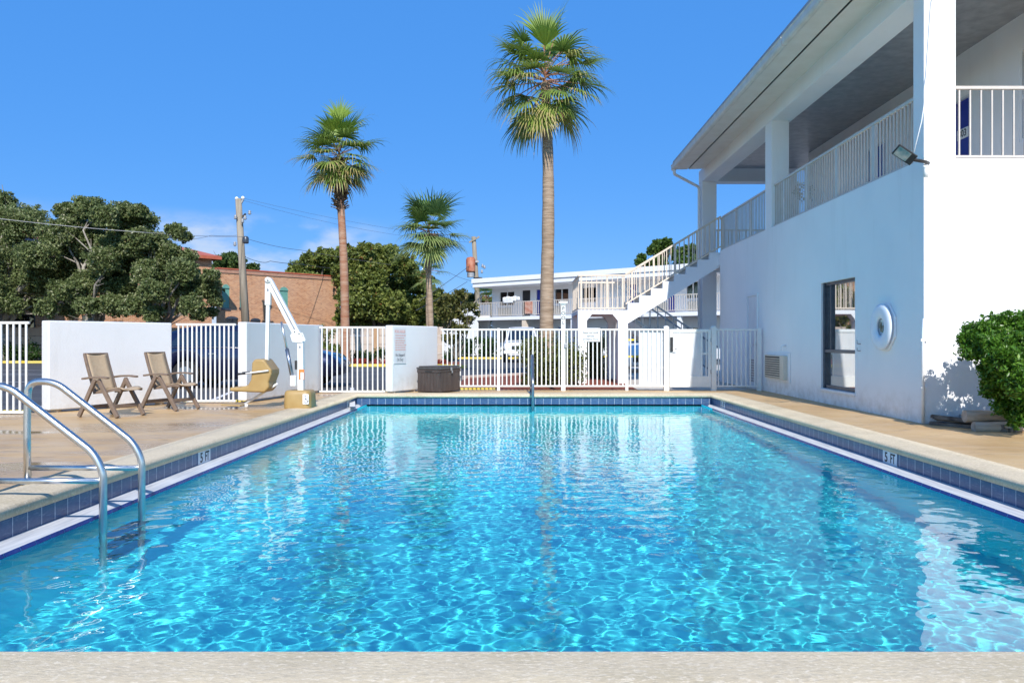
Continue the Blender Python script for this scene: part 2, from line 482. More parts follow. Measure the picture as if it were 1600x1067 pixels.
# ------------------------------------------------------------------ ground, deck, pool
PX0, PX1, PY0, PY1 = -3.2, 3.654, 2.64, 15.40
ZT0, ZL, ZW = -.07, -.197, -.222
ZP = -.12
SUN_D = Vector((-.09, 1, -.84)).normalized()

m = MB()
for a, b, c, d in ((-3000, 3000, 60, 3000), (-3000, -60, -3000, 60), (60, 3000, -3000, 60), (-60, 60, -3000, -6), (-60, -11.9, -6, 11.3), (11.9, 60, -6, 16.6)):
    m.quad((a, c, -.16), (b, c, -.16), (b, d, -.16), (a, d, -.16))
m.quad((-60, 11.2, -.16), (60, 11.2, -.16), (60, 60, -.16), (-60, 60, -.16)) if False else None
struct(m.build('ground', M['ground'], fixn=False))
m = MB()
m.quad((-60, 11.25, ZP), (-3.3, 11.25, ZP), (-3.3, 60, ZP), (-60, 60, ZP)); m.quad((-3.3, 16.55, ZP), (60, 16.55, ZP), (60, 60, ZP), (-3.3, 60, ZP))
struct(m.build('parking_lot', M['asphalt'], fixn=False))
m = MB()
OUT = .345
m.quad((-12, -6, -.002), (-3.5, -6, -.002), (-3.5, 16.35, -.002), (-4.15, 16.3, -.002), (-4.75, 13.45, -.002), (-5.75, 13.4, -.002), (-6.95, 11.45, -.002), (-12, 11.4, -.002))
m.quad((-3.5, -6, -.002), (3.95, -6, -.002), (3.95, 2.4, -.002), (-3.5, 2.4, -.002))
m.quad((-3.5, 15.6, -.002), (3.95, 15.6, -.002), (3.95, 16.75, -.002), (-1.7, 16.75, -.002), (-2.6, 16.1, -.002), (-3.5, 16.35, -.002))
m.quad((3.95, -6, -.002), (12, -6, -.002), (12, 16.75, -.002), (3.95, 16.75, -.002))
n0 = len(m.v)
edge = [(-12, 11.4), (-6.95, 11.45), (-5.75, 13.4), (-4.75, 13.45), (-4.15, 16.3), (-3.5, 16.35), (-2.6, 16.1), (-1.7, 16.75), (12, 16.75)]
for a, b in zip(edge, edge[1:]):
    m.quad((*a, -.002), (*b, -.002), (*b, -.2), (*a, -.2))
struct(m.build('pool_deck', M['deck'], fixn=False))

pool = thing('swimming_pool', 'rectangular swimming pool with blue waterline tiles and pale stone edge', 'swimming pool', (.23, 9, -1.6))


def ring(prof, rect):
    """profile (outward offset, z) swept round a rectangle with mitred corners"""
    x0, x1, y0, y1 = rect; mb = MB(); n = len(prof)
    vs = []
    for cx, cy, sx, sy in ((x0, y0, -1, -1), (x1, y0, 1, -1), (x1, y1, 1, 1), (x0, y1, -1, 1)):
        for o_, z in prof: vs.append((cx + sx * o_, cy + sy * o_, z))
    fs = [(i * n + k, ((i + 1) % 4) * n + k, ((i + 1) % 4) * n + k + 1, i * n + k + 1) for i in range(4) for k in range(n - 1)]
    return mb.add(vs, fs, True)


rect = (PX0, PX1, PY0, PY1)
prof = [(.345, -.03), (.345, -.004), (.335, .006), (.20, .009), (.06, .004)] + [(-.03 + .035 * (1 - math.sin(a)), -.031 + .035 * math.cos(a)) for a in np.linspace(0, PI / 2, 6)] + [(-.03, -.060), (-.022, -.069), (.0, -.070)]
o = ring(prof, rect).build('coping', M['coping'], pool)
o = MB()
for a, b in (((PX0, PY0), (PX1, PY0)), ((PX1, PY0), (PX1, PY1)), ((PX1, PY1), (PX0, PY1)), ((PX0, PY1), (PX0, PY0))):
    o.quad((*a, -.072), (*b, -.072), (*b, -.30), (*a, -.30))
o.build('tile_band', M['tile'], pool)
LW = .205
nseg = 40
for sgn, xe in ((1, PX0), (-1, PX1)):
    m = MB(); ys = np.linspace(PY0, PY1 - .02, nseg)
    xi = [xe + sgn * (LW if y < PY1 - .9 else LW * math.sqrt(max(0, 1 - ((y - (PY1 - .9)) / .9) ** 2)) + .004) for y in ys]
    for i in range(nseg - 1):
        m.quad((xe, ys[i], ZL), (xi[i], ys[i], ZL), (xi[i + 1], ys[i + 1], ZL), (xe, ys[i + 1], ZL))
    m.build('gutter_ledge', M['ledge'], pool)
for sgn, xe in ((1, PX0), (-1, PX1)):
    m = MB()
    for y0, y1 in zip(np.arange(PY0, PY1 - .95, .152), np.arange(PY0, PY1 - .95, .152) + .149):
        m.quad((xe + sgn * LW, y0, ZL - .001), (xe + sgn * LW, y1, ZL - .001), (xe + sgn * (LW + .012), y1, ZL - .028), (xe + sgn * (LW + .012), y0, ZL - .028))
    m.build('ledge_trim', M['trim_blue'], pool)
# the shell, with the ledges' sides closing on it
ZB = -1.62
m = MB()
X0s, X1s = PX0 + LW, PX1 - LW
m.quad((X0s, PY0, ZB), (X1s, PY0, ZB), (X1s, PY1, ZB), (X0s, PY1, ZB))
for a, b in (((X0s, PY0), (X1s, PY0)), ((X1s, PY0), (X1s, PY1)), ((X1s, PY1), (X0s, PY1)), ((X0s, PY1), (X0s, PY0))):
    m.quad((*a, -.2), (*b, -.2), (*b, ZB), (*a, ZB))
shell = m.build('shell', M['shell'], pool, fixn=False)
shell.cycles.is_caustics_receiver = True


def marker(xw, y, sgn, wdir):
    p = MB().box(min(xw, xw + sgn * .006), max(xw, xw + sgn * .006), y - .152, y + .152, -.21, -.068).build('depth_marker', M['marker'], pool, .002)
    xx = xw + sgn * .0075
    text('5', .135, (xx, y - wdir * .075, -.140), (0, wdir, 0), (0, 0, 1), M['ink'], p)
    text('FT', .135, (xx, y + wdir * .065, -.140), (0, wdir, 0), (0, 0, 1), M['ink'], p, squash=.72)


marker(PX0, F * 3.2 / (VX - 318.6), 1, 1)
marker(PX1, F * 3.654 / (1391 - VX), -1, -1)
marker(PX0, 14.75, 1, 1)
marker(PX1, 14.55, -1, -1)

# water: a real height field, so that it refracts, reflects and throws caustics by itself
def water():
    nx, ny = 720, 1340
    X, Y = np.meshgrid(np.linspace(PX0, PX1, nx), np.linspace(PY0, PY1, ny))
    Z = np.zeros_like(X); r = np.random.default_rng(4)
    calm = .55 + .45 * np.clip((13.5 - Y) / 5, 0, 1)
    env = np.zeros_like(X)
    for i in range(14):      # gusts: patches of livelier and calmer water
        a = r.uniform(0, 2 * PI); k = 2 * PI / r.uniform(.7, 3.0); env += np.sin(k * (X * math.cos(a) + Y * math.sin(a)) + r.uniform(0, 6.3))
    env = np.clip(1 + .045 * env, .75, 1.25)
    for i in range(110):
        lam = math.exp(r.uniform(math.log(.058), math.log(.36))); a = r.uniform(0, 2 * PI); k = 2 * PI / lam
        Z += WAVE * lam ** 1.0 * np.sin(k * (X * math.cos(a) + Y * math.sin(a)) + r.uniform(0, 6.3))
    Z *= calm * env
    V = np.stack([X, Y, Z + ZW], -1).reshape(-1, 3)
    I = np.arange(nx * ny).reshape(ny, nx)
    Q = np.stack([I[:-1, :-1], I[:-1, 1:], I[1:, 1:], I[1:, :-1]], -1).reshape(-1, 4)
    t = NT('pool_water_surface'); t.b.inputs['Base Color'].default_value = (.84, .985, 1, 1); t.b.inputs['Roughness'].default_value = 0
    t.b.inputs['IOR'].default_value = 1.333; t.b.inputs['Transmission Weight'].default_value = 1
    w = np_mesh('pool_water', V, Q, t.m, smooth=True)
    w.cycles.is_caustics_caster = True
    struct(w)


WAVE = .00048
water()


def sweep_path(pts, rad=.06, n=6):
    """polyline with rounded corners"""
    pts = [Vector(p) for p in pts]; out = [pts[0]]
    for i in range(1, len(pts) - 1):
        a, b, c = pts[i - 1], pts[i], pts[i + 1]
        d1 = (a - b).normalized(); d2 = (c - b).normalized()
        r = min(rad, (a - b).length * .45, (c - b).length * .45)
        for k in range(n + 1):
            t = k / n
            out.append((b + d1 * r) * (1 - t) ** 2 + b * 2 * t * (1 - t) + (b + d2 * r) * t ** 2)
    out.append(pts[-1]); return out


lad = thing('pool_ladder', 'polished steel ladder handrails standing in the water at the left pool edge', 'pool ladder', (-3.55, 5.5, 0))
for Yr in (5.75, 5.22):
    pr = sweep_path([(-3.555, Yr, 0), (-3.56, Yr, .46), (-3.55, Yr, .735), (-3.36, Yr, .735), (-2.80, Yr, .30), (-2.735, Yr, .18), (-2.735, Yr, -1.0)], .17, 10)
    h_ = MB().tube(pr, .0245, 16).build('handrail', M['steel'], lad)
    h_.cycles.is_caustics_receiver = True
    MB().lathe((-3.555, Yr, 0), [(.055, 0.008), (.055, .016), (.03, .03), (.0245, .03)], 20).build('flange', M['steel'], lad)
    MB().tube([(-3.555, Yr, .115), (-2.735, Yr, .115)], .019, 14).build('crossbar', M['steel'], lad)
for z in (-.42, -.70, -.96):
    MB().box(-2.79, -2.66, 5.25, 5.72, z, z + .035).build('tread', M['dark_steel_and_shaded_rail'], lad, .008)
bk = thing('grab_rail', 'single steel grab rail seen edge-on at the far end of the pool', 'grab rail', (.2, 15.65, 0))
pr = sweep_path([(.17, 15.68, 0), (.18, 15.68, .72), (.2, 15.40, .75), (.2, 15.02, .30), (.2, 14.98, .2), (.2, 14.98, -.9)], .17, 8)
MB().tube(pr, .026, 14).build('rail', M['dark_steel_and_shaded_rail'], bk)
MB().tube([(.175, 15.68, .12), (.2, 14.98, .12)], .02, 10).build('crossbar', M['dark_steel_and_shaded_rail'], bk)
MB().lathe((.17, 15.68, 0), [(.06, .009), (.06, .016), (.03, .03), (.026, .03)], 20).build('flange', M['dark_steel_and_shaded_rail'], bk)

# ------------------------------------------------------------------ pool enclosure
def stucco_wall(a, b, t, z1, label):
    a = Vector((*a, 0)); b = Vector((*b, 0)); d = (b - a).normalized(); nl = Vector((-d.y, d.x, 0))
    th = thing('enclosure_wall', label, 'wall', (a.x, a.y, 0), 'white stucco wall sections around the pool')
    m = MB()
    m.prism([a + Vector((0, 0, .035)), b + Vector((0, 0, .035)), b + nl * t + Vector((0, 0, .035)), a + nl * t + Vector((0, 0, .035))], (0, 0, z1 - .035))
    m.build('body', M['stucco'], th, .018, 3)
    m = MB()
    for q in (.08, .5, .92):
        p = a.lerp(b, q) + nl * t / 2
        m.box(p.x - .05, p.x + .05, p.y - .05, p.y + .05, -.12, .037)
    m.build('foot', M['concrete'], th)
    return th


stucco_wall((-6.75, 11.4), (-5.70, 13.02), .20, 1.315, 'white stucco wall section behind the two beige chairs')
stucco_wall((-4.55, 13.2), (-3.98, 16.0), .16, 1.335, 'white stucco wall section behind the pool lift')
stucco_wall((-2.52, 15.5), (-1.78, 16.85), .17, 1.325, 'white stucco wall section with the pool rules sign')


def fence(x0, x1, Y, z0, z1, n, label, posts=(), pw=.05, mat='white_metal', skip=None, post_top=None):
    th = thing('metal_fence', label, 'fence', ((x0 + x1) / 2, Y, 0), 'white metal fence panels around the pool')
    MB().box(x0, x1, Y - .02, Y + .02, z1 - .035, z1).build('top_rail', M[mat], th, .004)
    MB().box(x0, x1, Y - .018, Y + .018, z0, z0 + .032).build('bottom_rail', M[mat], th, .004)
    for k in range(n):
        x = x0 + (x1 - x0) * (k + .5) / n
        MB().box(x - .0125, x + .0125, Y - .0125, Y + .0125, z0 + .032, z1 - .035).build('picket', M[mat], th, .003, 1)
    for px in posts:
        MB().box(px - pw / 2, px + pw / 2, Y - pw / 2 + .002, Y + pw / 2 - .002, -.12, (post_top or z1 + .012)).build('post', M[mat], th, .004)
    return th


fence(-10.5, -6.90, 11.2, .012, 1.295, 41, 'white metal fence panel left of the white wall behind the chairs', posts=(-8.7,))
fence(-5.70, -4.72, 13.18, .02, 1.31, 13, 'white metal fence panel in front of the dark blue car doors')
fence(-4.00, -2.70, 15.78, .012, 1.305, 13, 'white metal fence panel between the pool lift wall and the sign wall')
YF = 16.5
fx = lambda px: gx(px, YF)
fence(fx(689), fx(776.5), YF, .075, 1.27, 13, 'white metal fence panel directly behind the brown storage box', posts=(fx(779),), pw=.06)
fence(fx(781.5), fx(877), YF, .075, 1.27, 14, 'white metal fence panel behind the single grab rail')
fence(fx(883), fx(976.5), YF, .075, 1.27, 14, 'white metal fence panel carrying the white shower sign', posts=(fx(979.2),), pw=.06)
scr = fence(fx(981.8), fx(1037), YF, .075, 1.27, 8, 'white metal fence panel backed by a see-through screen next to the gate', posts=(fx(1041),), pw=.105, post_top=1.30)
MB().lathe((fx(1041), YF, 1.30), [(.058, 0), (.058, .014), (.035, .03), (0.0, .034)], 16).build('post_cap', M['white_metal'], scr)
MB().box(fx(1000), fx(1036), YF + .03, YF + .034, .10, 1.235).build('screen', M['screen'], scr)
lp = fence(fx(1119), fx(1183), YF, .075, 1.27, 9, 'white metal fence panel between the gate and the building wall', posts=(fx(1186),), pw=.085, post_top=1.285)
# sign post at the latch
sp = thing('sign_post', 'tall white square post with a cap and black letters above the fence', 'sign post', (fx(880), YF, 0))
MB().box(fx(880) - .045, fx(880) + .045, YF - .045, YF + .045, -.1, 1.76).build('post', M['white_metal'], sp, .006)
MB().box(fx(880) - .065, fx(880) + .065, YF - .065, YF + .065, 1.76, 1.79).box(fx(880) - .085, fx(880) + .085, YF - .085, YF + .085, 1.79, 1.835).build('cap', M['white_metal'], sp, .008)
for i, ch in enumerate('POOL'):
    text(ch, .10, (fx(880), YF - .047, 1.685 - i * .098), (1, 0, 0), (0, 0, 1), M['ink'], sp)
MB().box(fx(881), fx(886), YF - .075, YF - .046, .88, .97).build('latch', M['grey_metal'], sp, .005)
# gate
ga = thing('gate', 'white pool gate with a see-through panel and solid kick plate', 'gate', (fx(1078), YF, 0))
gx0, gx1 = fx(1046), fx(1110.5)
m = MB()
m.box(gx0, gx0 + .06, YF - .02, YF + .02, .07, 1.26); m.box(gx1 - .055, gx1, YF - .02, YF + .02, .07, 1.26)
m.box(gx0 + .06, gx1 - .055, YF - .02, YF + .02, 1.20, 1.26)
m.box(gx1 - .20, gx1 - .17, YF - .015, YF + .015, .30, 1.20); m.box(gx1 - .105, gx1 - .085, YF - .012, YF + .012, .30, 1.20)
m.box(gx1 - .168, gx1 - .107, YF - .012, YF + .012, .74, .78); m.box(gx1 - .083, gx1 - .057, YF - .012, YF + .012, .74, .78)
m.build('frame', M['white_metal'], ga, .004)
MB().box(gx0 + .06, gx1 - .055, YF - .018, YF + .018, .07, .30).build('kick_plate', M['white_metal'], ga, .004)
MB().box(gx0 + .06, gx1 - .20, YF - .003, YF + .001, .30, 1.20).build('screen', M['screen'], ga)
for k in range(7):
    x = gx0 + .06 + (gx1 - .20 - gx0 - .06) * (k + .5) / 7
    MB().box(x - .012, x + .012, YF + .004, YF + .028, .30, 1.20).build('picket', M['white_metal'], ga)
MB().box(gx0 + .01, gx0 + .065, YF - .055, YF - .02, .80, 1.10).build('lock_box', M['black'], ga, .006)
MB().tube(sweep_path([(gx0 + .055, YF - .05, .86), (gx0 + .055, YF - .10, .86), (gx0 + .13, YF - .10, .86)], .02), .008, 8).build('handle', M['steel'], ga)
hp = MB().box(fx(1115) - .05, fx(1115) + .05, YF - .05, YF + .05, -.1, 1.30).build('hinge_post', M['white_metal'], ga, .005)
MB().lathe((fx(1115), YF, 1.30), [(.058, 0), (.058, .014), (.035, .03), (0, .034)], 16).build('cap', M['white_metal'], hp)
for z in (.35, 1.0):
    MB().box(gx1 - .01, fx(1115) - .048, YF - .035, YF + .035, z, z + .08).build('hinge', M['grey_metal'], ga, .004)
# signs
sh = thing('shower_sign', 'white sign asking to shower, fixed to the fence by the arch', 'sign', (fx(923), YF - .03, .9))
MB().box(fx(908), fx(937.5), YF - .034, YF - .026, 1.005, 1.285).build('board', M['white'], sh, .004)
text('Please SHOWER', .058, (fx(922.6), YF - .0355, 1.185), (1, 0, 0), (0, 0, 1), M['ink'], sh, squash=.80)
text('BEFORE', .05, (fx(922.6), YF - .0355, 1.115), (1, 0, 0), (0, 0, 1), M['ink'], sh, squash=.85)
text('ENTERING POOL', .05, (fx(922.6), YF - .0355, 1.05), (1, 0, 0), (0, 0, 1), M['ink'], sh, squash=.85)
# rules sign on third wall
wa = Vector((-2.52, 15.5, 0)); wd = (Vector((-1.78, 16.85, 0)) - wa).normalized(); wn = Vector((wd.y, -wd.x, 0))
rs = thing('rules_sign', 'grey pool rules sign with faded red print on the white wall end', 'sign', tuple(wa + wd * .2 + Vector((0, 0, .55))))
c = wa + wd * .235 + wn * .004
m = MB(); m.prism([c - wd * .19 + Vector((0, 0, .575)), c + wd * .19 + Vector((0, 0, .575)), c + wd * .19 + Vector((0, 0, 1.27)), c - wd * .19 + Vector((0, 0, 1.27))], wn * .008)
m.build('board', M['sign_grey'], rs)
cf = c + wn * .009
text('POOL RULES', .085, cf + Vector((0, 0, 1.20)), wd, (0, 0, 1), M['red_ink'], rs, squash=.68)
rl = MB()
r_ = random.Random(3)
for i, z in enumerate((1.12, 1.07, 1.02, .975, .93, .885, .84)):
    u = -.15
    while u < .14:
        w = r_.uniform(.03, .08)
        p = cf + wd * u
        rl.prism([p + Vector((0, 0, z)), p + wd * w + Vector((0, 0, z)), p + wd * w + Vector((0, 0, z + .018)), p + Vector((0, 0, z + .018))], wn * .001)
        u += w + .014
rl.build('fine_print', M['red_ink'], rs)
text('No Lifeguard', .08, cf + Vector((0, 0, .745)), wd, (0, 0, 1), M['grey_ink'], rs, squash=.68)
text('On Duty', .08, cf + Vector((0, 0, .655)), wd, (0, 0, 1), M['grey_ink'], rs, squash=.68)

# storage box
P = Vector((-1.60, 15.62, 0)); L_, D_ = .72, .56
bx = thing('storage_box', 'dark brown resin deck storage box with a padlock against the white wall', 'storage box', (P.x - .2, P.y + .4, 0))
tfb = Matrix.Translation(P) @ Matrix((( -wn.x, wd.x, 0, 0), (-wn.y, wd.y, 0, 0), (0, 0, 1, 0), (0, 0, 0, 1)))   # local x into the wall, y along it
m = MB(tfb)
m.box(.008, D_ - .008, .008, L_ - .008, .02, .46)
for k in range(7): m.box(.03 + k * .072, .03 + k * .072 + .062, .0, .0079, .03, .39)
for k in range(22): m.box(.0, .0079, .02 + k * .031, .02 + k * .031 + .026, .03, .40)
m.box(-.004, .0075, -.004, L_ + .004, .405, .457); m.box(.0078, D_, -.004, .0075, .395, .457)
m.build('body', M['resin'], bx, .003, 1)
m = MB(tfb); m.box(-.015, D_ + .01, -.015, L_ + .015, .462, .50); m.box(.02, D_ - .02, .02, L_ - .02, .5005, .525); m.build('lid', M['resin_lid'], bx, .012)
lt = MB(tfb).box(-.028, -.0155, L_ / 2 - .025, L_ / 2 + .025, .43, .50).build('latch', M['grey_metal'], bx, .003)
MB(tfb).box(-.045, -.029, L_ / 2 - .02, L_ / 2 + .02, .385, .43).build('padlock', M['steel'], lt, .004)
MB(tfb).box(.2, .36, -.012, -.0045, .41, .432).build('handle', M['black'], bx, .003)

# ------------------------------------------------------------------ chairs
def chair(label):
    c = thing('sling_chair', label, 'chair', (-5.585, 10.92, 0), 'beige sling folding chairs on the deck')
    tf = Matrix.Translation(c.location) @ Matrix.Rotation(R(-19), 4, 'Z')
    hw = .225
    for s in (-1, 1):
        y = s * hw
        MB(tf).obox((-.02, y, .505), (.31, y, .01), .038, .055, (1, 0, 0)).build('front_leg', M['chair_frame'], c, .006)
        MB(tf).obox((-.035, y + s * .042, .505), (-.31, y + s * .042, .01), .036, .055, (1, 0, 0)).build('rear_leg', M['chair_frame'], c, .006)
        arm = MB(tf)
        ps = [(-.27, .515), (-.12, .535), (.04, .54), (.17, .53)]
        for (xa, za), (xb, zb) in zip(ps, ps[1:]):
            arm.obox((xa, y + s * .02, za), (xb, y + s * .02, zb), .055, .026)
        arm.build('armrest', M['chair_frame'], c, .006)
        bf = MB(tf); q = [(-.02, .33), (-.16, .47), (-.245, .66), (-.295, .845)]
        q = [(-.13, .33), (-.20, .52), (-.265, .70), (-.31, .85)]
        for (xa, za), (xb, zb) in zip(q, q[1:]): bf.obox((xa, s * (hw - .045), za), (xb, s * (hw - .045), zb), .028, .04, (1, 0, 0))
        bf.build('back_frame', M['chair_frame'], c, .004)
        sf = MB(tf); q2 = [(-.15, .325), (.05, .345), (.20, .375), (.32, .365)]
        for (xa, za), (xb, zb) in zip(q2, q2[1:]): sf.obox((xa, s * (hw - .045), za), (xb, s * (hw - .045), zb), .028, .036)
        sf.build('seat_frame', M['chair_frame'], c, .004)
    MB(tf).obox((-.235, -hw, .13), (-.235, hw, .13), .03, .05).build('stretcher', M['chair_frame'], c, .005)
    MB(tf).obox((.215, -hw, .15), (.215, hw, .15), .03, .05).build('stretcher', M['chair_frame'], c, .005)
    m = MB(tf); w = hw - .058
    def strip(q, sag):
        n = len(q); K = 6
        vs = []
        for i, (x, z) in enumerate(q):
            for k in range(K + 1):
                t = -1 + 2 * k / K; vs.append((x + sag[0] * (1 - t * t), t * w, z + sag[1] * (1 - t * t)))
        return vs, [(i * (K + 1) + k, i * (K + 1) + k + 1, (i + 1) * (K + 1) + k + 1, (i + 1) * (K + 1) + k) for i in range(n - 1) for k in range(K)]
    def curve(q, n=12):
        q = np.array(q); t = np.linspace(0, len(q) - 1, n)
        return [(np.interp(a, range(len(q)), q[:, 0]), np.interp(a, range(len(q)), q[:, 1])) for a in t]
    bs = curve([(-.125, .345), (-.18, .52), (-.245, .70), (-.29, .852)])
    o = MB(tf).add(*strip(bs, (-.018, 0)), smooth=True).build('backrest', M['sling'], c, fixn=False)
    sd = o.modifiers.new('thick', 'SOLIDIFY'); sd.thickness = .008
    ss = curve([(-.13, .345), (.05, .362), (.19, .395), (.29, .398), (.335, .375)])
    o = MB(tf).add(*strip(ss, (0, -.02)), smooth=True).build('seat', M['sling'], c, fixn=False)
    sd = o.modifiers.new('thick', 'SOLIDIFY'); sd.thickness = .008
    MB(tf).obox((-.305, -(hw - .03), .85), (-.305, hw - .03, .85), .03, .02).build('top_bar', M['chair_frame'], c, .004)
    return c


ch = chair('beige sling chair nearer the camera, before the middle of the white wall')
c2 = copy_tree(ch, None, (.34, 1.03, 0))
c2['label'] = 'beige sling chair farther back, at the fence panel with the blue car'

# ------------------------------------------------------------------ pool lift
lf = thing('pool_lift', 'white and tan accessible pool lift with a hanging seat on the left deck', 'pool lift', (-3.42, 12.3, 0))
YL = 12.3
lx = lambda px: gx(px, YL); lz = lambda py: gz(py, YL)
m = MB(); w0, w1 = lx(448), lx(490)
pts = []
for (cx, cy, a0) in ((w1 - .09, YL + .11, 0), (w0 + .09, YL + .11, 90), (w0 + .09, YL - .11, 180), (w1 - .09, YL - .11, 270)):
    for k in range(7): pts.append((cx + .09 * math.cos(R(a0 + k * 15)), cy + .09 * math.sin(R(a0 + k * 15))))
n = len(pts); cx0 = (w0 + w1) / 2
lay = [(1.0, .0), (1.03, .03), (.99, .20), (.97, .235), (.90, .262), (.80, .272)]
vs = [(cx0 + (x - cx0) * s, YL + (y - YL) * s, z) for s, z in lay for x, y in pts]
fs = [(i * n + k, i * n + (k + 1) % n, (i + 1) * n + (k + 1) % n, (i + 1) * n + k) for i in range(len(lay) - 1) for k in range(n)] + [list(range((len(lay) - 1) * n, len(lay) * n))]
m.add(vs, fs, True)
base = m.build('base_cover', M['lift_tan'], lf)
pl = MB().box(lx(479), lx(490) - .02, YL - .217, YL - .211, .07, .22).build('access_plate', M['white'], base)
xs = (lx(479) + lx(490) - .02) / 2
sy = MB(); yq = YL - .219
sy.lathe((xs - .008, yq, .188), [(.010, 0), (.010, .002)], 12, 'y'); sy.add([(xs - .008 + .010 * math.cos(2 * PI * k / 12), yq, .188 + .010 * math.sin(2 * PI * k / 12)) for k in range(12)], [list(range(12))])
sy.tube([(xs - .008, yq, .176), (xs - .004, yq, .138), (xs + .020, yq, .138), (xs + .03, yq, .105)], .0045, 6)
sy.tube([(xs - .002, yq, .15), (xs + .016, yq, .15)], .004, 6)
sy.tube([(xs + .004 + .030 * math.cos(R(a)), yq, .118 + .030 * math.sin(R(a))) for a in range(150, 380, 20)], .004, 6)
sy.build('symbol', M['ink'], pl)
# mast, leaning a little
MB().obox((lx(470.5), YL, .26), (lx(470), YL, lz(533)), .085, .092, (1, 0, 0)).build('mast', M['white_metal'], lf, .008)
lab = MB().box(lx(468.2), lx(476.5), YL - .0455, YL - .0425, lz(593), lz(577)).build('warning_label', M['orange'], lf)
MB().box(lx(471), lx(475.5), YL - .047, YL - .0457, lz(592.5), lz(581.5)).build('print_block', M['white'], lab)
kp = [(lx(458), lz(534)), (lx(473), lz(536)), (lx(476), lz(531)), (lx(472), lz(521)), (lx(462), lz(515)), (lx(455), lz(524))]
for yy in (YL - .058, YL + .048): MB().prism([(x, yy, z) for x, z in kp], (0, .010, 0)).build('knuckle_plate', M['white_metal'], lf, .003)
A0, A1 = Vector((lx(466.5), YL, lz(527))), Vector((lx(420), YL, lz(438)))
d_ = (A1 - A0).normalized(); nn = Vector((d_.z, 0, -d_.x))
m = MB()
for off, hh in ((-.030, .05), (.042, .04)):
    m.obox(A0 + nn * off, A1 + nn * off * .75, .085, hh, tuple(nn))
m.build('arm', M['white_metal'], lf, .006)
MB().lathe((lx(420), YL - .06, lz(438)), [(0, 0), (.045, 0), (.045, .12), (0, .12)], 18, 'y').build('arm_pivot', M['white_metal'], lf)
hm = MB(); hm.obox((lx(419.5), YL, lz(437)), (lx(419), YL, lz(477)), .075, .085, (1, 0, 0)); hm.obox((lx(419), YL, lz(477)), (lx(417.2), YL, lz(572)), .055, .055, (1, 0, 0))
hm.build('hanger', M['white_metal'], lf, .006)
bo = MB()
for px, py in ((420, 452), (420.5, 438), (469, 521), (462, 518), (470, 541)): bo.lathe((lx(px), YL - .075, lz(py)), [(0, 0), (.011, 0), (.011, .02)], 10, 'y')
bo.build('bolt', M['grey_metal'], lf)
ac = MB(); ac.tube([(lx(441.5), YL - .06, lz(503)), (lx(450), YL - .06, lz(545))], .016, 10); ac.build('actuator_rod', M['steel'], lf)
MB().tube([(lx(450), YL - .06, lz(545)), (lx(458.5), YL - .06, lz(590))], .030, 12).build('actuator_tube', M['dark_steel_and_shaded_rail'], lf)
MB().box(lx(456), lx(465), YL - .11, YL - .03, lz(603), lz(586)).build('motor', M['white_metal'], lf, .012)
MB().box(lx(463), lx(466), YL - .09, YL - .05, lz(577), lz(563)).build('control_box', M['black'], lf, .004)
# seat: moulded shell
seat = MB()
prof_ = [(lx(366), lz(604)), (lx(366), lz(610)), (lx(398), lz(611.5)), (lx(420), lz(612)), (lx(427), lz(604)), (lx(426), lz(596)), (lx(430.5), lz(584)), (lx(430.5), lz(577)), (lx(419), lz(561)), (lx(405), lz(560.5)), (lx(400.5), lz(566)), (lx(399), lz(592)), (lx(394), lz(601)), (lx(380), lz(604))]
seat.prism([(x, YL - .21, z) for x, z in prof_], (0, .42, 0))
seat.build('seat', M['lift_tan'], lf, .03, 4)
for k, yy in enumerate((YL - .235, YL + .235)):
    ex = lx(392) if k == 0 else lx(383)
    ar = MB().tube([(lx(427), yy, lz(578)), (ex, yy, lz(582.5))], .013, 10).build('armrest', M['white_metal'], lf)
    MB().tube([(ex, yy, lz(582.5)), (ex - .125, yy, lz(583.5))], .017, 10).build('grip', M['black'], ar)
MB().tube([(lx(434), YL, lz(599)), (lx(420), YL, lz(608)), (lx(382), YL, .05)], .018, 10).build('footrest_bar', M['white_metal'], lf)
MB().obox((lx(351), YL, .06), (lx(381), YL, .035), .34, .022, (0, 0, 1)).build('footrest', M['lift_tan'], lf, .01)
MB().lathe((lx(385), YL, 0), [(0, 0), (.025, 0), (.028, .03), (.018, .06), (0, .06)], 12).build('foot', M['white_metal'], lf)

# ------------------------------------------------------------------ main motel building
WX, WY, ZS, ZF = 4.97, 9.9, 3.28, 3.15
EX, EZ, EY0, EY1 = 4.08, 5.70, 9.55, 21.9
bd = thing('motel_building', 'white two-storey motel building with balcony beside the pool', 'building', (WX, WY, 0))
sY = lambda px: WX * F / (px - VX)
wy0, wy1 = sY(1336), sY(1283)
YE = 20.1
m = MB()
m.wall((WX, YE, 0), (0, -1, 0), YE - WY, ZS, [(YE - wy1, YE - wy0, .245, 1.98)], .10, (1, 0, 0))
m.wall((WX, WY, 0), (1, 0, 0), 8, ZS)
m.quad((WX, WY, ZS), (WX + 8, WY, ZS), (WX + 8, WY + .16, ZS), (WX, WY + .16, ZS)); m.quad((WX, WY, ZS), (WX + .16, WY, ZS), (WX + .16, YE, ZS), (WX, YE, ZS))
m.quad((WX, YE, 0), (WX, YE, ZS), (WX + 2.2, YE, ZS), (WX + 2.2, YE, 0))
m.build('wall', M['bwall'], bd, fixn=False)
MB().box(WX + .17, 7.2, WY + .17, 22.6, ZF - .2, ZF).build('balcony_floor', M['soffit'], bd)
MB().box(WX, WX + .169, YE + .001, 22.6, ZF - .22, ZF + .03).build('landing_edge', M['bwall'], bd)
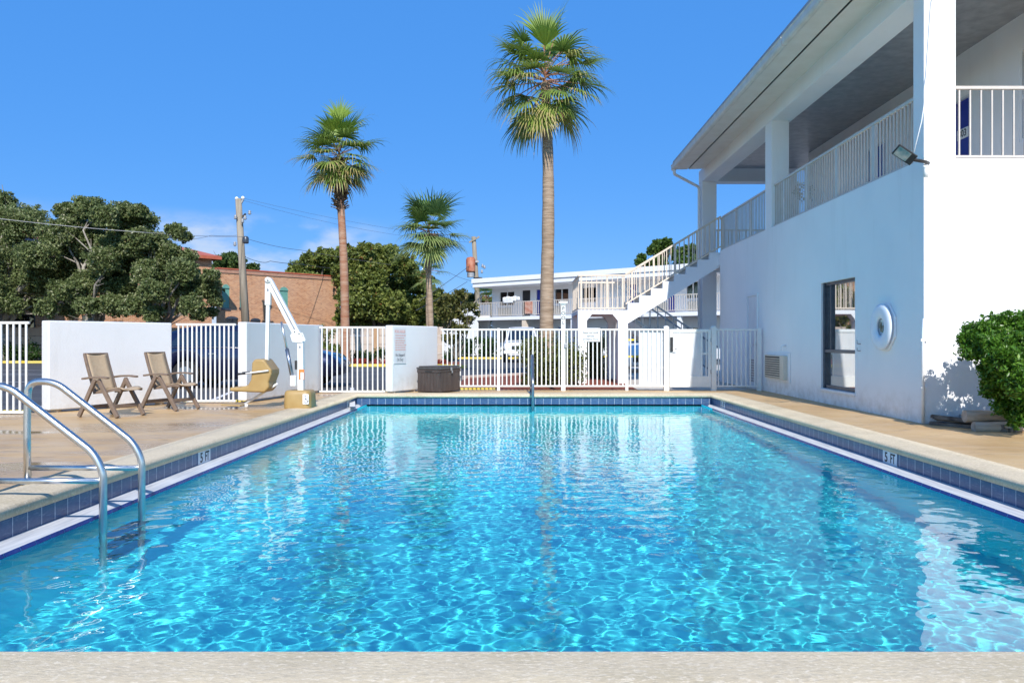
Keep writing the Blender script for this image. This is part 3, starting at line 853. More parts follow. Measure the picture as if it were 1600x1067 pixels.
# upper storey back wall with doors and window
XR, ZC = 7.2, 5.80
d1 = (12.84, 13.75); d2 = (XR * F / (1368 - VX) - .45, XR * F / (1368 - VX) + .45)
w3 = (9.95 + .2, XR * F / (1592.5 - VX)); w2 = (14.6, 15.7)
m = MB()
holes = [(YE - d1[1], YE - d1[0], 0, 1.86), (YE - d2[1], YE - d2[0], 0, 1.86), (YE - w3[1], YE - w3[0], .75, 2.05)]
m.wall((XR, YE, ZF), (0, -1, 0), YE - 9.0, ZC - ZF, holes, .08, (1, 0, 0))
m.quad((XR, YE, ZF), (XR, YE, ZC), (XR + 4, YE, ZC), (XR + 4, YE, ZF))
m.build('upper_wall', M['bwall'], bd, fixn=False)
for k, (a, b) in enumerate((d1, d2)):
    dr = MB().box(XR + .045, XR + .075, a + .04, b - .04, ZF + .01, ZF + 1.82).build('door', M['door_blue'], bd, .003)
    MB().box(XR + .004, XR + .05, a, a + .04, ZF, ZF + 1.86).box(XR + .004, XR + .05, b - .04, b, ZF, ZF + 1.86).box(XR + .004, XR + .05, a + .04, b - .04, ZF + 1.82, ZF + 1.86).build('door_frame', M['door_white'], bd)
    if k == 0:
        cy = 13.15
        pp = MB().box(XR + .036, XR + .044, cy - .17, cy + .17, ZF + 1.19, ZF + 1.36).build('number_plate', M['white'], dr, .003)
        text('303', .16, (XR + .0345, cy, ZF + 1.275), (0, -1, 0), (0, 0, 1), M['ink'], pp)
    MB().lathe((XR + .0, a + .11 if k else b - .11, ZF + .93), [(.0, -.01), (.028, -.01), (.028, .03), (.012, .045)], 12, 'x').build('door_knob', M['steel'], dr)
fr_ = MB().box(XR + .01, XR + .06, w3[0], w3[0] + .05, ZF + .75, ZF + 2.05).box(XR + .01, XR + .06, w3[1] - .05, w3[1], ZF + .75, ZF + 2.05).box(XR + .01, XR + .06, w3[0] + .05, w3[1] - .05, ZF + 1.36, ZF + 1.41).box(XR + .01, XR + .06, w3[0] + .05, w3[1] - .05, ZF + .75, ZF + .79).build('window', M['white'], bd)
MB().box(XR + .065, XR + .07, w3[0], w3[1], ZF + .75, ZF + 2.05).build('pane', M['dark_glass'], fr_)
# columns, beams, ceiling, roof
for x0, x1, y0, y1, z0, z1 in ((WX + .003, WX + .40, WY + .003, WY + .28, ZS, 5.42), (WX + .003, WX + .36, 15.97, 16.38, ZS, 5.42), (WX + .003, WX + .40, 22.1, 22.5, ZP, 5.42), (WX + 2.3, WX + 2.7, 22.1, 22.5, ZP, 5.42), (8.9, 9.3, WY + .003, WY + .28, ZS, 5.42)):
    MB().box(x0, x1, y0, y1, z0, z1).build('column', M['bwall'], bd, .01)
MB().box(WX, WX + .42, WY, 22.52, 5.42, 5.775).build('side_beam', M['bwall'], bd, .008)
MB().box(WX + .421, 13, WY + .001, WY + .28, 5.42, 5.775).build('front_beam', M['bwall'], bd, .008)
MB().box(WX + .421, 7.6, 22.1, 22.5, 5.42, 5.775).build('end_beam', M['bwall'], bd, .008)
MB().box(WX + .3, 13, WY + .2, 22.4, ZC - .02, ZC + .02).build('ceiling', M['ceiling'], bd)
m = MB()
SX = (EX + .10, EX + .44, EX + .475, WX + .05)
m.quad((SX[0], EY0, EZ), (SX[1], EY0, EZ + .01), (SX[1], EY1, EZ + .01), (SX[0], EY1, EZ)); m.quad((SX[2], EY0, EZ + .011), (SX[3], EY0, EZ + .025), (SX[3], EY1, EZ + .025), (SX[2], EY1, EZ + .011))
m.quad((WX, EY0, EZ + .027), (13, EY0, EZ + .027), (13, WY + .05, EZ + .027), (WX, WY + .05, EZ + .027))
m.build('soffit', M['soffit'], bd, fixn=False)
MB().box(SX[1] - .01, SX[2] + .01, EY0 + .05, EY1 - .3, EZ + .03, EZ + .05).build('vent_strip', M['black'], bd)
m = MB()   # hipped roof with a low pitch
rz = EZ + .22
m.add([(EX + .04, EY0, rz), (13, EY0, rz), (13, EY1, rz), (EX + .04, EY1, rz), (7.5, 13, rz + 1.1), (13, 13, rz + 1.1), (13, 18.5, rz + 1.1), (7.5, 18.5, rz + 1.1), (EX + .04, EY0, EZ + .03), (13, EY0, EZ + .03), (13, EY1, EZ + .03), (EX + .04, EY1, EZ + .03)],
      [(0, 1, 5, 4), (1, 2, 6, 5), (2, 3, 7, 6), (3, 0, 4, 7), (4, 5, 6, 7), (0, 8, 9, 1), (2, 10, 11, 3), (3, 11, 8, 0), (8, 11, 10, 9)])
m.build('roof', M['grey_metal'], bd)
m = MB()   # gutter: a rounded trough along the eave in three lengths
gp = [(.10, -.005), (.09, -.02), (.05, -.028), (.015, -.015), (0, .02), (0, .10), (-.012, .115), (.03, .125), (.10, .125)]
ys = [EY0 - .02, 10.02, 12.6, 12.61, 17.4, 17.41, EY1 + .03]
for i in range(0, 6, 1):
    if i in (2, 4): continue
    g = .006 * (i % 2)
    a = [(EX + x, ys[i] + .004, EZ + z - g) for x, z in gp]
    m.prism(a, (0, ys[i + 1] - ys[i] - .008, 0))
m.build('gutter', M['gutter'], bd)
MB().tube(sweep_path([(EX + .06, 21.75, EZ - .02), (EX + .06, 21.80, EZ - .14), (WX - .06, 22.2, EZ - .42), (WX - .06, 22.2, EZ - .60), (WX - .06, 22.2, ZP)], .12), .04, 10).build('downspout', M['bwall'], bd)
# balcony railings
def rail_run(parent, a, b, zb, zt, n, mat, name='balcony_railing', posts=0, wide=()):
    a = Vector(a); b = Vector(b)
    up = Vector((0, 0, 1))
    g = MB(); g.obox(a + up * zt, b + up * zt, .045, .04); g.obox(a + up * zb, b + up * zb, .035, .03)
    for k in range(posts + 1 if posts else 0):
        p = a.lerp(b, k / posts); g.obox(p + up * (zb - .08), p + up * (zt - .02), .05, .05, (1, 0, 0))
    o = g.build(name, M[mat], parent, .003, 1)
    for k in range(n):
        p = a.lerp(b, (k + .5) / n)
        MB().obox(p + up * (zb + .015), p + up * (zt - .02), .10 if k in wide else .018, .02, (1, 0, 0) if abs((b - a).x) < abs((b - a).y) else (0, 1, 0)).build('baluster', M[mat], o)
    return o


rail_run(bd, (WX + .07, WY + .28, 0), (WX + .07, 15.97, 0), ZS + .035, 4.13, 56, 'cream_rail', wide=(12, 25, 38, 50))
rail_run(bd, (WX + .07, 16.38, 0), (WX + .07, YE, 0), ZS + .035, 4.13, 34, 'cream_rail', wide=(11, 22, 33))
rail_run(bd, (WX + .40, WY + .06, 0), (8.9, WY + .06, 0), ZS + .035, 4.17, 26, 'cream_rail')
rail_run(bd, (WX + .42, 22.3, 0), (7.2, 22.3, 0), ZF + .1, 4.1, 18, 'cream_rail')
# lower window
wn_ = thing  # keep name free
wf = MB()
xa, xb = WX + .05, WX + .11
wf.box(xa, xb, wy0, wy0 + .035, .245, 1.98).box(xa - .02, xb, wy1 - .06, wy1, .245, 1.98).box(xa, xb, wy0 + .035, wy1 - .06, 1.93, 1.98).box(xa, xb, wy0 + .035, wy1 - .06, .245, .30)
wf.box(xa - .01, xb, wy0 + .035, wy1 - .06, .83, .885).box(xa, xb, wy1 - .30, wy1 - .27, .885, 1.93)
win = wf.build('window', M['frame_dark'], bd, .004)
MB().box(xb - .025, xb - .02, wy0 + .03, wy1 - .05, .29, 1.94).build('pane', M['glass'], win)
MB().box(WX - .03, WX + .05, wy0 - .02, wy1 + .02, .20, .243).build('sill', M['bwall'], win, .006)
# service door on the side wall beyond the fence
dya, dyb = sY(1184), sY(1169.5)
dr = MB().box(WX - .012, WX - .002, dya, dyb, .02, 1.98).build('service_door', M['door_white'], bd, .002)
MB().box(WX - .03, WX - .002, dya - .05, dya, 0, 2.03).box(WX - .03, WX - .002, dyb, dyb + .05, 0, 2.03).box(WX - .03, WX - .002, dya, dyb, 1.985, 2.03).build('door_frame', M['bwall'], bd, .003)
g = MB()
for k in range(9): g.box(WX - .018, WX - .0125, dya + .12, dyb - .12, .15 + k * .055, .185 + k * .055)
g.build('louver', M['grey_metal'], dr)
MB().lathe((WX - .012, dya + .08, .95), [(0, -.05), (.025, -.05), (.025, -.01), (.01, 0)], 12, 'x').build('door_knob', M['steel'], dr)
# air conditioner grille
va, vb = sY(1232), sY(1200.5)
vt = MB().box(WX - .02, WX - .002, va - .12, vb + .05, .235, .80).build('grille_surround', M['bwall'], bd, .006)
g = MB(); g.box(WX - .10, WX - .0205, va, va + .22, .29, .745); g.box(WX - .075, WX - .0205, va + .22, vb, .29, .745)
gr = g.build('air_grille', M['beige_vent'], bd, .006)
g = MB()
for k in range(9): g.box(WX - .094, WX - .0755, va + .26, vb - .05, .325 + k * .043, .345 + k * .043)
g.build('louver', M['beige_vent'], gr)
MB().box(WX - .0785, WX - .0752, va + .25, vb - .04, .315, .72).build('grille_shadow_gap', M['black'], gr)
# conduit on the corner, hose bib, cable
MB().tube([(WX - .02, WY - .02, 0.0), (WX - .02, WY - .02, 1.10), (WX - .01, WY - .03, 1.3)], .018, 8).box(WX - .05, WX + .03, WY - .03, WY - .001, .44, .47).box(WX - .05, WX + .03, WY - .03, WY - .001, 1.02, 1.05).build('corner_conduit', M['bwall'], bd)
hb = MB(); yb = sY(1228); hb.tube(sweep_path([(WX, yb, .93), (WX - .09, yb, .93), (WX - .09, yb, .84)], .03), .014, 8); hb.build('hose_tap', M['bwall'], bd)
hk = MB(); yb = sY(1344.5); hk.tube(sweep_path([(WX, yb, .98), (WX - .05, yb, .98), (WX - .05, yb, 1.04)], .02), .007, 8); hk.tube(sweep_path([(WX, yb, .88), (WX - .05, yb, .88), (WX - .05, yb, .93)], .02), .007, 8); hk.build('wall_hook', M['grey_metal'], bd)
# floodlight on the corner with its cable
fl = thing('floodlight', 'black solar floodlight with a blue-green panel on the building corner', 'floodlight', (WX, WY, 3.25))
Cc = at(1413.5, 242, 9.62)
fe = Vector((.80, -.10, -.58)).normalized(); fn = Vector((.42, .62, .50)); fn = (fn - fe * fn.dot(fe)).normalized(); fs_ = fn.cross(fe)
tff = Matrix.Translation(Cc) @ Matrix(((fe.x, fs_.x, fn.x, 0), (fe.y, fs_.y, fn.y, 0), (fe.z, fs_.z, fn.z, 0), (0, 0, 0, 1)))
MB(tff).box(-.13, .13, -.072, .072, -.015, .015).build('body', M['black'], fl, .008)
bl = NT('solar_panel'); bl.col(bl.ramp(bl.noise(bl.pos(obj=True), 9, 2), [(.3, (.07, .17, .20)), (.7, (.36, .37, .34))])); bl.b.inputs['Roughness'].default_value = .15
MB(tff).box(-.112, .055, -.058, .058, -.0215, -.0155).build('panel', bl.m, fl)
MB().tube([tuple(Cc + Vector((.09, .02, -.05))), (WX - .02, WY - .08, 3.22), (WX + .05, WY - .01, 3.22)], .022, 8).build('bracket', M['black'], fl)
MB().tube(sweep_path([(WX - .06, WY - .16, 3.16), (WX - .05, WY - .15, 3.12), (WX - .05, WY - .15, 3.02)], .02), .03, 10).build('sensor', M['white'], fl)
cb = MB(); q = [at(1428, 238, 9.75), at(1440, 190, 9.78), at(1452, 110, 9.82), at(1457, 0, 9.86), Vector((5.12, 9.86, 5.5))]
cb.tube(q, .006, 6); tag(cb.build('power_cable', M['white']), 'thin white cable running up the corner column to the floodlight', 'cable')
# life ring
yr, zr = sY(1384), 1.215
lr = thing('life_ring', 'round white life ring with an octagonal backing hung on the side wall', 'life ring', (WX, yr, zr - .33))
m = MB()
oc = [(WX - .002, yr + .345 * math.cos(R(22.5 + 45 * k)), zr + .345 * math.sin(R(22.5 + 45 * k))) for k in range(8)]
m.prism(oc, (-.028, 0, 0)); m.build('backing', M['bwall'], lr, .006)
m = MB(); vs = []; NT_, NM = 40, 16
for i in range(NT_):
    for k in range(NM):
        a, b = 2 * PI * i / NT_, 2 * PI * k / NM
        rr = .2175 + .1025 * math.cos(b); vs.append((WX - .030 - .036 - .036 * math.sin(b), yr + rr * math.cos(a), zr + rr * math.sin(a)))
m.add(vs, [(i * NM + k, ((i + 1) % NT_) * NM + k, ((i + 1) % NT_) * NM + (k + 1) % NM, i * NM + (k + 1) % NM) for i in range(NT_) for k in range(NM)], True)
m.build('ring', M['ring'], lr)
MB().box(WX - .06, WX - .029, yr - .05, yr + .05, zr - .07, zr + .02).box(WX - .085, WX - .061, yr - .025, yr + .02, zr - .02, zr + .07).build('hanger', M['wreath'], lr, .008)
# wreath on the landing
wr = thing('wreath', 'twig wreath hanging beyond the balcony railing', 'wreath', (6.9, 20.0, 4.4))
m = MB(); Wc = at(1255, 300, 19.5); r_ = random.Random(9)
for i in range(120):
    a = r_.uniform(0, 2 * PI); rr = r_.uniform(.09, .24); p = Wc + Vector((rr * math.cos(a), r_.uniform(-.05, .05), rr * math.sin(a)))
    q = p + Vector((r_.uniform(-.09, .09), r_.uniform(-.05, .05), r_.uniform(-.09, .09)))
    m.tube([p, q], .010, 4)
m.build('twigs', M['wreath'], wr)
# junction box, logs, rotten board by the bush
jb = thing('outlet_box', 'small grey outlet box low on the sunlit wall beside the bush', 'outlet box', (gx(1503, 9.88), 9.88, 0))
x = gx(1503, 9.88); MB().box(x - .03, x + .03, 9.80, 9.899, gz(662, 9.88), gz(647, 9.88)).build('box', M['grey_metal'], jb, .004)
MB().box(x + .031, x + .05, 9.80, 9.82, gz(655, 9.88), gz(643, 9.88)).build('cover', M['white'], jb); MB().tube([(x, 9.86, 0), (x, 9.86, gz(661, 9.88))], .012, 8).build('conduit', M['grey_metal'], jb)

def log(a, b, r, label):
    a = Vector(a); b = Vector(b); m = MB(); n = 14; pts = [a.lerp(b, i / n) + Vector((0, random.uniform(-.004, .004), random.uniform(-.004, .004))) for i in range(n + 1)]
    m.tube(pts, [r * random.uniform(.95, 1.05) for _ in pts], 14)
    return tag(m.build('landscape_log', M['log']), label, 'log', 'weathered edging logs in front of the bush')


log((gx(1507, 9.25), 9.25, .155), (7.2, 9.12, .155), .068, 'weathered round log lying on top, in front of the bush')
log((gx(1521, 9.12), 9.12, .045), (7.2, 8.97, .045), .062, 'weathered round log lying below, on the tan deck edge')
m = MB()
for k in range(7):
    o_ = k * .03
    m.obox((WX + .06 + o_ * .3, 9.84 - o_ * .2, .10 - k * .006 + (k % 2) * .012), (5.44 + o_ * .9, 9.02 + .05 * (k % 3) + o_ * .2, .06 - k * .003 + (k % 2) * .02), .028, .035)
    m.obox((WX + .04 + o_ * .4, 9.82 - o_ * .3, .02), (5.46 + o_ * .6, 9.0 + .04 * (k % 3), .02), .04, .04)
tag(m.build('edging_timber', M['old_board']), 'dark rotten split timber lying between the building corner and the logs', 'timber')
m = MB(); m.quad((WX + .03, 9.89, .012), (9.5, 9.89, .03), (9.5, 9.2, .03), (5.45, 9.2, .012)); struct(m.build('planting_bed', M['mulch'], fixn=False))

# ------------------------------------------------------------------ outdoor staircase
st = thing('staircase', 'white outdoor staircase with tan railings and an arched pier under the landing', 'staircase', (2.1, 20.3, 0))
Y0, Y1 = 20.3, 21.4
ZPl, XP0, XP1 = 1.80, gx(903, Y0), gx(981, Y0)
ns = 8; XT, ZTp = gx(1127, Y0), 3.26
rise = (ZTp - ZPl) / ns; run = (XT - XP1) / ns
m = MB()
poly = [(XP1, Y0, ZPl - .28)]
for k in range(ns):
    poly += [(XP1 + k * run, Y0, ZPl + k * rise + (0 if k else 0)), (XP1 + k * run, Y0, ZPl + (k + 1) * rise - .0)] if False else []
top = []
for k in range(ns):
    top += [(XP1 + k * run, ZPl + k * rise), (XP1 + (k + .0) * run, ZPl + (k + 1) * rise)] if k else [(XP1, ZPl + rise)]
top += [(XT, ZTp)]
low = [(XT, ZTp - .34), (XP1 + .05, ZPl - .36), (XP1 - .0, ZPl - .36)]
def stepped(y0, y1):
    mb = MB()
    # side as separate convex columns, one per step
    for k in range(ns):
        xa, xb = XP1 + k * run, XP1 + (k + 1) * run
        lo = lambda x: ZPl - .34 + (x - XP1) * (ZTp - ZPl) / (XT - XP1)
        zt = ZPl + (k + 1) * rise
        p = [(xa, lo(xa)), (xb, lo(xb)), (xb, zt), (xa, zt)]
        mb.add([(x, y, z) for y in (y0, y1) for x, z in p], [(0, 1, 2, 3), (7, 6, 5, 4), (3, 2, 6, 7), (0, 4, 5, 1)])
        zb = ZPl + k * rise if k else lo(xa)
        mb.quad((xa, y0, zb), (xa, y1, zb), (xa, y1, zt), (xa, y0, zt))
    return mb


stepped(Y0, Y0 + .12).build('stringer', M['bwall'], st, fixn=False)
# dark open risers and treads behind the stringer
for k in range(ns):
    xa = XP1 + k * run
    MB().box(xa - .02, xa + run, Y0 + .121, Y1 - .121, ZPl + (k + 1) * rise - .05, ZPl + (k + 1) * rise - .003).build('step', M['concrete'], st)
    MB().box(xa + .01, xa + .04, Y0 + .121, Y1 - .121, ZPl + k * rise - .01, ZPl + (k + 1) * rise - .052).build('riser', M['concrete'], st)
stepped(Y1 - .12, Y1).build('stringer', M['bwall'], st, fixn=False)
# landing slab with the arched pier wall in front
YB = 22.9
ax0, ax1 = gx(917, Y0), gx(965.5, Y0); ac0, ac1 = gx(925, Y0), gx(957, Y0); zA, zC = 1.70, gz(501, Y0)
for yy in (Y0, YB - .3):
    m = MB()
    y2 = yy + .30
    for pol in ([(XP0, ZP), (ax0, ZP), (ax0, zC), (XP0, zC)], [(ax1, ZP), (XP1, ZP), (XP1, zC), (ax1, zC)], [(XP0, zC), (ax0, zC), (ac0, zA), (XP0, zA)], [(ax1, zC), (XP1, zC), (XP1, zA), (ac1, zA)]):
        m.prism([(x, yy, z) for x, z in pol], (0, .30, 0))
    m.build('pier', M['bwall'], st)
MB().box(XP0, XP1, Y0, YB, zA + .001, ZPl).build('landing', M['bwall'], st)
MB().box(XP0 - .03, XP0 - .001, Y0 + .30, YB, ZP, ZPl - .1).build('side_panel', M['bwall'], st) if False else None
# second flight, down to the ground behind the first
f2 = MB(); n2 = 9
for k in range(n2):
    x = XP1 + k * .27; z = ZPl - (k + 1) * (ZPl + .1) / (n2 + 1)
    f2.box(x, x + .28, Y1 + .25, YB - .1, z - .05, z)
f2.build('lower_flight', M['concrete'], st)
MB().obox((XP1, Y1 + .22, ZPl - .22), (XP1 + 2.6, Y1 + .22, -.1), .05, .25).obox((XP1, YB - .07, ZPl - .22), (XP1 + 2.6, YB - .07, -.1), .05, .25).build('stringer', M['bwall'], st)


def slope_rail(a, b, ht, n, mat, parent, name='railing', low=.10, wide=()):
    a = Vector(a); b = Vector(b); up = Vector((0, 0, 1)); g = MB()
    g.obox(a + up * ht, b + up * ht, .045, .045); g.obox(a + up * low, b + up * low, .035, .035)
    o = g.build(name, M[mat], parent, .003, 1)
    for k in range(n):
        p = a.lerp(b, (k + .5) / n); w = .045 if k in wide else .018
        MB().box(p.x - w / 2, p.x + w / 2, p.y - .01, p.y + .01, p.z + low, p.z + ht - .02).build('baluster', M[mat], o)
    return o


slope_rail((XP1 - .05, Y0 + .06, ZPl + .06), (XT, Y0 + .06, ZTp + .06), .86, 22, 'tan_rail', st, wide=(1, 6, 11, 16, 21))
slope_rail((XP0 + .02, Y0 + .04, ZPl), (XP1 - .06, Y0 + .04, ZPl), .88, 9, 'tan_rail', st, low=.05, wide=(0, 5, 8))
slope_rail((XP0 + .03, Y0 + .1, ZPl), (XP0 + .031, YB, ZPl), .88, 14, 'tan_rail', st, low=.05)
slope_rail((XP1 - .02, Y1 - .06, ZPl + .06), (XT, Y1 - .06, ZTp + .06), .86, 18, 'tan_rail', st)
slope_rail((XP1, Y1 + .24, ZPl - .05), (XP1 + 2.6, Y1 + .24, 0), .85, 12, 'dark_steel_and_shaded_rail', st)  # tan rail of the lower flight, its shade put in as a dark colour
slope_rail((XP1, YB - .1, ZPl - .05), (XP1 + 2.6, YB - .1, 0), .85, 12, 'dark_steel_and_shaded_rail', st)  # far-side tan rail, likewise coloured dark to stand for shade
slope_rail((XP0 + .1, YB - .05, ZPl), (XP1 - .04, YB - .05, ZPl), .88, 10, 'tan_rail', st, low=.05)
rail_run(st, (XT, Y0 + .06, 0), (WX + .07, 20.12, 0), ZS + .02, 4.12, 3, 'tan_rail', name='railing')

# ------------------------------------------------------------------ far motel wing
A41 = -R(41.1)
U = Vector((math.cos(A41), math.sin(A41), 0)); V_ = Vector((-U.y, U.x, 0))
P0 = Vector((-3.1, 55, 0))
tw = Matrix.Translation(P0) @ Matrix.Rotation(A41, 4, 'Z')
def sW(px, y=0):
    r = (px - VX) / F; b = P0 + V_ * y
    return (r * b.y - b.x) / (U.x - r * U.y)
def zW(py, s, y=0):
    p = P0 + U * s + V_ * y; return gz(py, p.y)


wg = thing('motel_wing', 'far two-storey white motel wing with a flat roof and blue doors', 'building', tuple(P0))
LWG = 34
WD = 1.5
z1a, z1b = 2.40, 2.62; zr0, zr1 = 4.66, 5.24
feat = []
hl = []
wins = [(781, 803, .95, 2.0)]
def W(px0, px1): return sW(px0, WD), sW(px1, WD)
up_win = [W(781, 803.5), W(867, 888), W(910, 931), W(1073, 1092), (22.0, 24), (27, 29)]
up_blue = [W(838, 846.5), W(984, 995), W(1044, 1055), (20, 20.9)]
up_dark = [W(815.5, 828.5)]
lo_win = [W(780, 803), W(946, 958), W(1020, 1040), W(1072, 1090)]
lo_blue = [W(820, 828), W(838, 848), W(872, 880), W(985, 998)]
m = MB(tw); holes = []
Z2 = z1b
for a, b in up_win: holes.append((a, b, Z2 + .80, Z2 + 1.75))
for a, b in up_blue + up_dark: holes.append((a, b, Z2 + .02, Z2 + 1.80))
for a, b in lo_win: holes.append((a, b, .85, 1.75))
for a, b in lo_blue: holes.append((a, b, .02, 1.90))
m.wall((0, WD, 0), (1, 0, 0), LWG, zr0, holes, .12, (0, 1, 0))
m.quad((0, WD, 0), (0, WD, zr0), (0, WD + 8, zr0), (0, WD + 8, 0))
m.build('wall', M['bwall'], wg, fixn=False)
for a, b in up_win:
    f_ = MB(tw).box(a, b, WD + .03, WD + .08, Z2 + .80, Z2 + .84).box((a + b) / 2 - .03, (a + b) / 2 + .03, WD + .03, WD + .08, Z2 + .84, Z2 + 1.75).build('window', M['white'], wg)
    MB(tw).box(a, b, WD + .085, WD + .10, Z2 + .80, Z2 + 1.75).build('pane', M['dark_glass'], f_)
for a, b in lo_win:
    f_ = MB(tw).box(a, b, WD + .03, WD + .08, .85, .89).box((a + b) / 2 - .03, (a + b) / 2 + .03, WD + .03, WD + .08, .89, 1.75).build('window', M['white'], wg)
    MB(tw).box(a, b, WD + .085, WD + .10, .85, 1.75).build('pane', M['dark_glass'], f_)
for a, b in up_blue: MB(tw).box(a + .02, b - .02, WD + .06, WD + .1, Z2 + .03, Z2 + 1.78).build('door', M['door_blue'], wg)
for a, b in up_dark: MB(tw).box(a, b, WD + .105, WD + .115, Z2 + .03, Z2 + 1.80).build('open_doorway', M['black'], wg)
for a, b in lo_blue: MB(tw).box(a + .02, b - .02, WD + .06, WD + .1, .03, 1.88).build('door', M['door_blue'], wg)
MB(tw).box(0, LWG, 0, WD - .001, z1a, z1b).build('balcony_slab', M['bwall'], wg)
MB(tw).box(sW(744), LWG, -.35, 9, zr0, zr1 - .30).box(sW(744) - .05, LWG, -.42, 9.05, zr1 - .299, zr1).build('roof', M['bwall'], wg)
def far_rail(s0, s1, y=.05):
    g = MB(tw); g.box(s0, s1, y, y + .04, Z2 + .94, Z2 + .99); g.box(s0, s1, y, y + .04, Z2 + .08, Z2 + .12)
    n = int((s1 - s0) / .15)
    for k in range(n):
        x = s0 + (k + .5) * (s1 - s0) / n; g.box(x - .015, x + .015, y + .005, y + .035, Z2 + .12, Z2 + .94)
    return g.build('balcony_railing', M['cream_rail'], wg)


for a, b in ((0, 4.4), (4.45, 8.8), (8.85, 13.2), (13.25, 17.6), (17.65, 22), (22.05, 28)): far_rail(a, b)
for px0, px1 in ((780, 800), (866, 877), (1023, 1042), (1076, 1092)):
    a, b = W(px0, px1); MB(tw).box(a, b, WD - .12, WD - .002, Z2 + .12, Z2 + .66).build('air_conditioner', M['beige_vent'], wg, .03)
for px in (893, 1060): s_ = sW(px); MB(tw).box(s_ - .12, s_ + .12, .06, .3, 0, z1a).build('column', M['bwall'], wg)
s_ = sW(817.5); MB(tw).box(s_ - .16, s_ + .16, .05, .33, 0, z1a).build('column', M['tan_rail'], wg)
lb = sW(807, .8); MB(tw).box(lb - .15, lb + .15, .7, .9, z1a - .12, z1a - .005).build('ceiling_light', M['white'], wg, .02)
fl2 = thing('floodlight', 'black floodlight standing on the left corner of the far flat roof', 'floodlight', tuple(tw @ Vector((.0, -.3, zr1))))
MB(tw).box(.05, .60, -.42, -.10, zr1 + .03, zr1 + .09).build('body', M['black'], fl2); MB(tw).box(.25, .33, -.3, -.2, zr1 + .0, zr1 + .03).build('bracket', M['grey_metal'], fl2)
# end staircase with a solid white parapet
es = thing('end_staircase', 'white solid-sided staircase at the left end of the far motel wing', 'staircase', tuple(P0))
m = MB(tw)
for yy in (.0, 1.2):
    pol = [(-.02, yy, 0), (-.02, yy, Z2 + .92), (-.75, yy, Z2 + .92), (-4.6, yy, 1.1), (-5.0, yy, 0)]
    m.prism(pol, (0, .15, 0))
m.build('parapet', M['bwall'], es)
m = MB(tw); n = 12
for k in range(n): m.box(-1.0 - (k + 1) * .33, -1.0 - k * .33, .16, 1.19, max(0, Z2 - (k + 1) * .2 - .2), Z2 - k * .2 - .1)
m.box(-1.0, -.03, .16, 1.19, Z2 - .25, Z2)
m.build('steps', M['concrete'], es)
g = MB(tw); a, b = Vector((-.75, 1.28, Z2 + 1.6)), Vector((-4.6, 1.28, 1.75))
g.obox(a, b, .06, .06)
for k in range(16):
    p = a.lerp(b, (k + .5) / 16); g.box(p.x - .025, p.x + .025, 1.26, 1.30, p.z - .85, p.z)
g.build('railing', M['tan_rail'], es)
tw1 = MB(tw); a, b = W(827, 840); tw1.box(a - 1.0, b - .9, -.02, .10, Z2 + .90, Z2 + 1.30)
for k in range(5): tw1.box(a - 1.05 + .3 * k, a - .80 + .3 * k, -.03, .12, Z2 + 1.0 + .05 * (k % 3), Z2 + 1.28 + .06 * (k % 2))
tag(tw1.build('towel', M['towel_white'], None, .04), 'white towels piled on the far balcony railing', 'towel')
s1_ = sW(824); tag(MB(tw).box(s1_ - .2, s1_ + .45, -.03, .0, Z2 + .15, Z2 + .93).build('towel', M['towel_red'], None, .01), 'orange towel draped over the far balcony railing', 'towel')

# ------------------------------------------------------------------ brick buildings
ub = Vector((.675, .738, 0)).normalized(); vb_ = Vector((-ub.y, ub.x, 0))
Bo = at(530, 532, 62); Bo.z = 0
AB = math.atan2(ub.y, ub.x)
tb = Matrix.Translation(Bo) @ Matrix.Rotation(AB, 4, 'Z')
def sB(px):
    r = (px - VX) / F; return (r * Bo.y - Bo.x) / (ub.x - r * ub.y)
bb = thing('brick_building', 'flat-roofed brick building with arched green shutters', 'building', tuple(Bo))
LB = -sB(338); zt = 5.93
m = MB(tb); wl = []
fwin = [(347, 358.5, 444, 481), (374.5, 381, 445, 480), (437, 450, 448, 482)]
hb_ = []
for a, b, t_, l_ in fwin:
    s0, s1 = sB(a), sB(b); Yc = (Bo + ub * s0).y
    hb_.append((s0, s1, gz(l_, Yc), gz(t_ + 6, Yc), gz(t_, Yc)))
dwin = [(352, 372, 494), (391, 407, 497)]
for a, b, t_ in dwin:
    s0, s1 = sB(a), sB(b); Yc = (Bo + ub * s0).y; hb_.append((s0, s1, .3, gz(t_ + 4, Yc), gz(t_, Yc)))
m.wall((-LB, 0, 0), (1, 0, 0), LB, zt - .25, [(a + LB, b + LB, c, d) for a, b, c, d, e in hb_], .12, (0, 1, 0))
m.quad((0, 0, 0), (0, 0, zt - .25), (0, 10, zt - .25), (0, 10, 0))
m.build('wall', M['brick'], bb, fixn=False)
for i, (a, b, c, d, e) in enumerate(hb_):
    mid = (a + b) / 2; n = 10
    arc = [(mid + (b - a) / 2 * math.cos(PI * k / n), -.004, d + (e - d) * math.sin(PI * k / n)) for k in range(n + 1)]
    MB(tb).prism(arc, (0, -.03, 0)).build('arch_head', M['green_shutter'] if i < 3 else M['frame_dark'], bb)
    sh_ = MB(tb).box(a, b, .03, .08, c, d).build('shutter' if i < 3 else 'window', M['green_shutter'] if i < 3 else M['dark_glass'], bb)
    if i < 3: MB(tb).box(a - .05, b + .05, -.08, -.001, c - .14, c - .01).build('sill', M['frame_dark'], sh_)
MB(tb).box(-LB, .02, -.06, 10, zt - .249, zt).build('parapet', M['brick_dark'], bb)
MB(tb).box(-LB, .05, -.10, .3, zt + .001, zt + .09).build('coping', M['red_roof'], bb)
Ho = at(331, 532, 52); Ho.z = 0
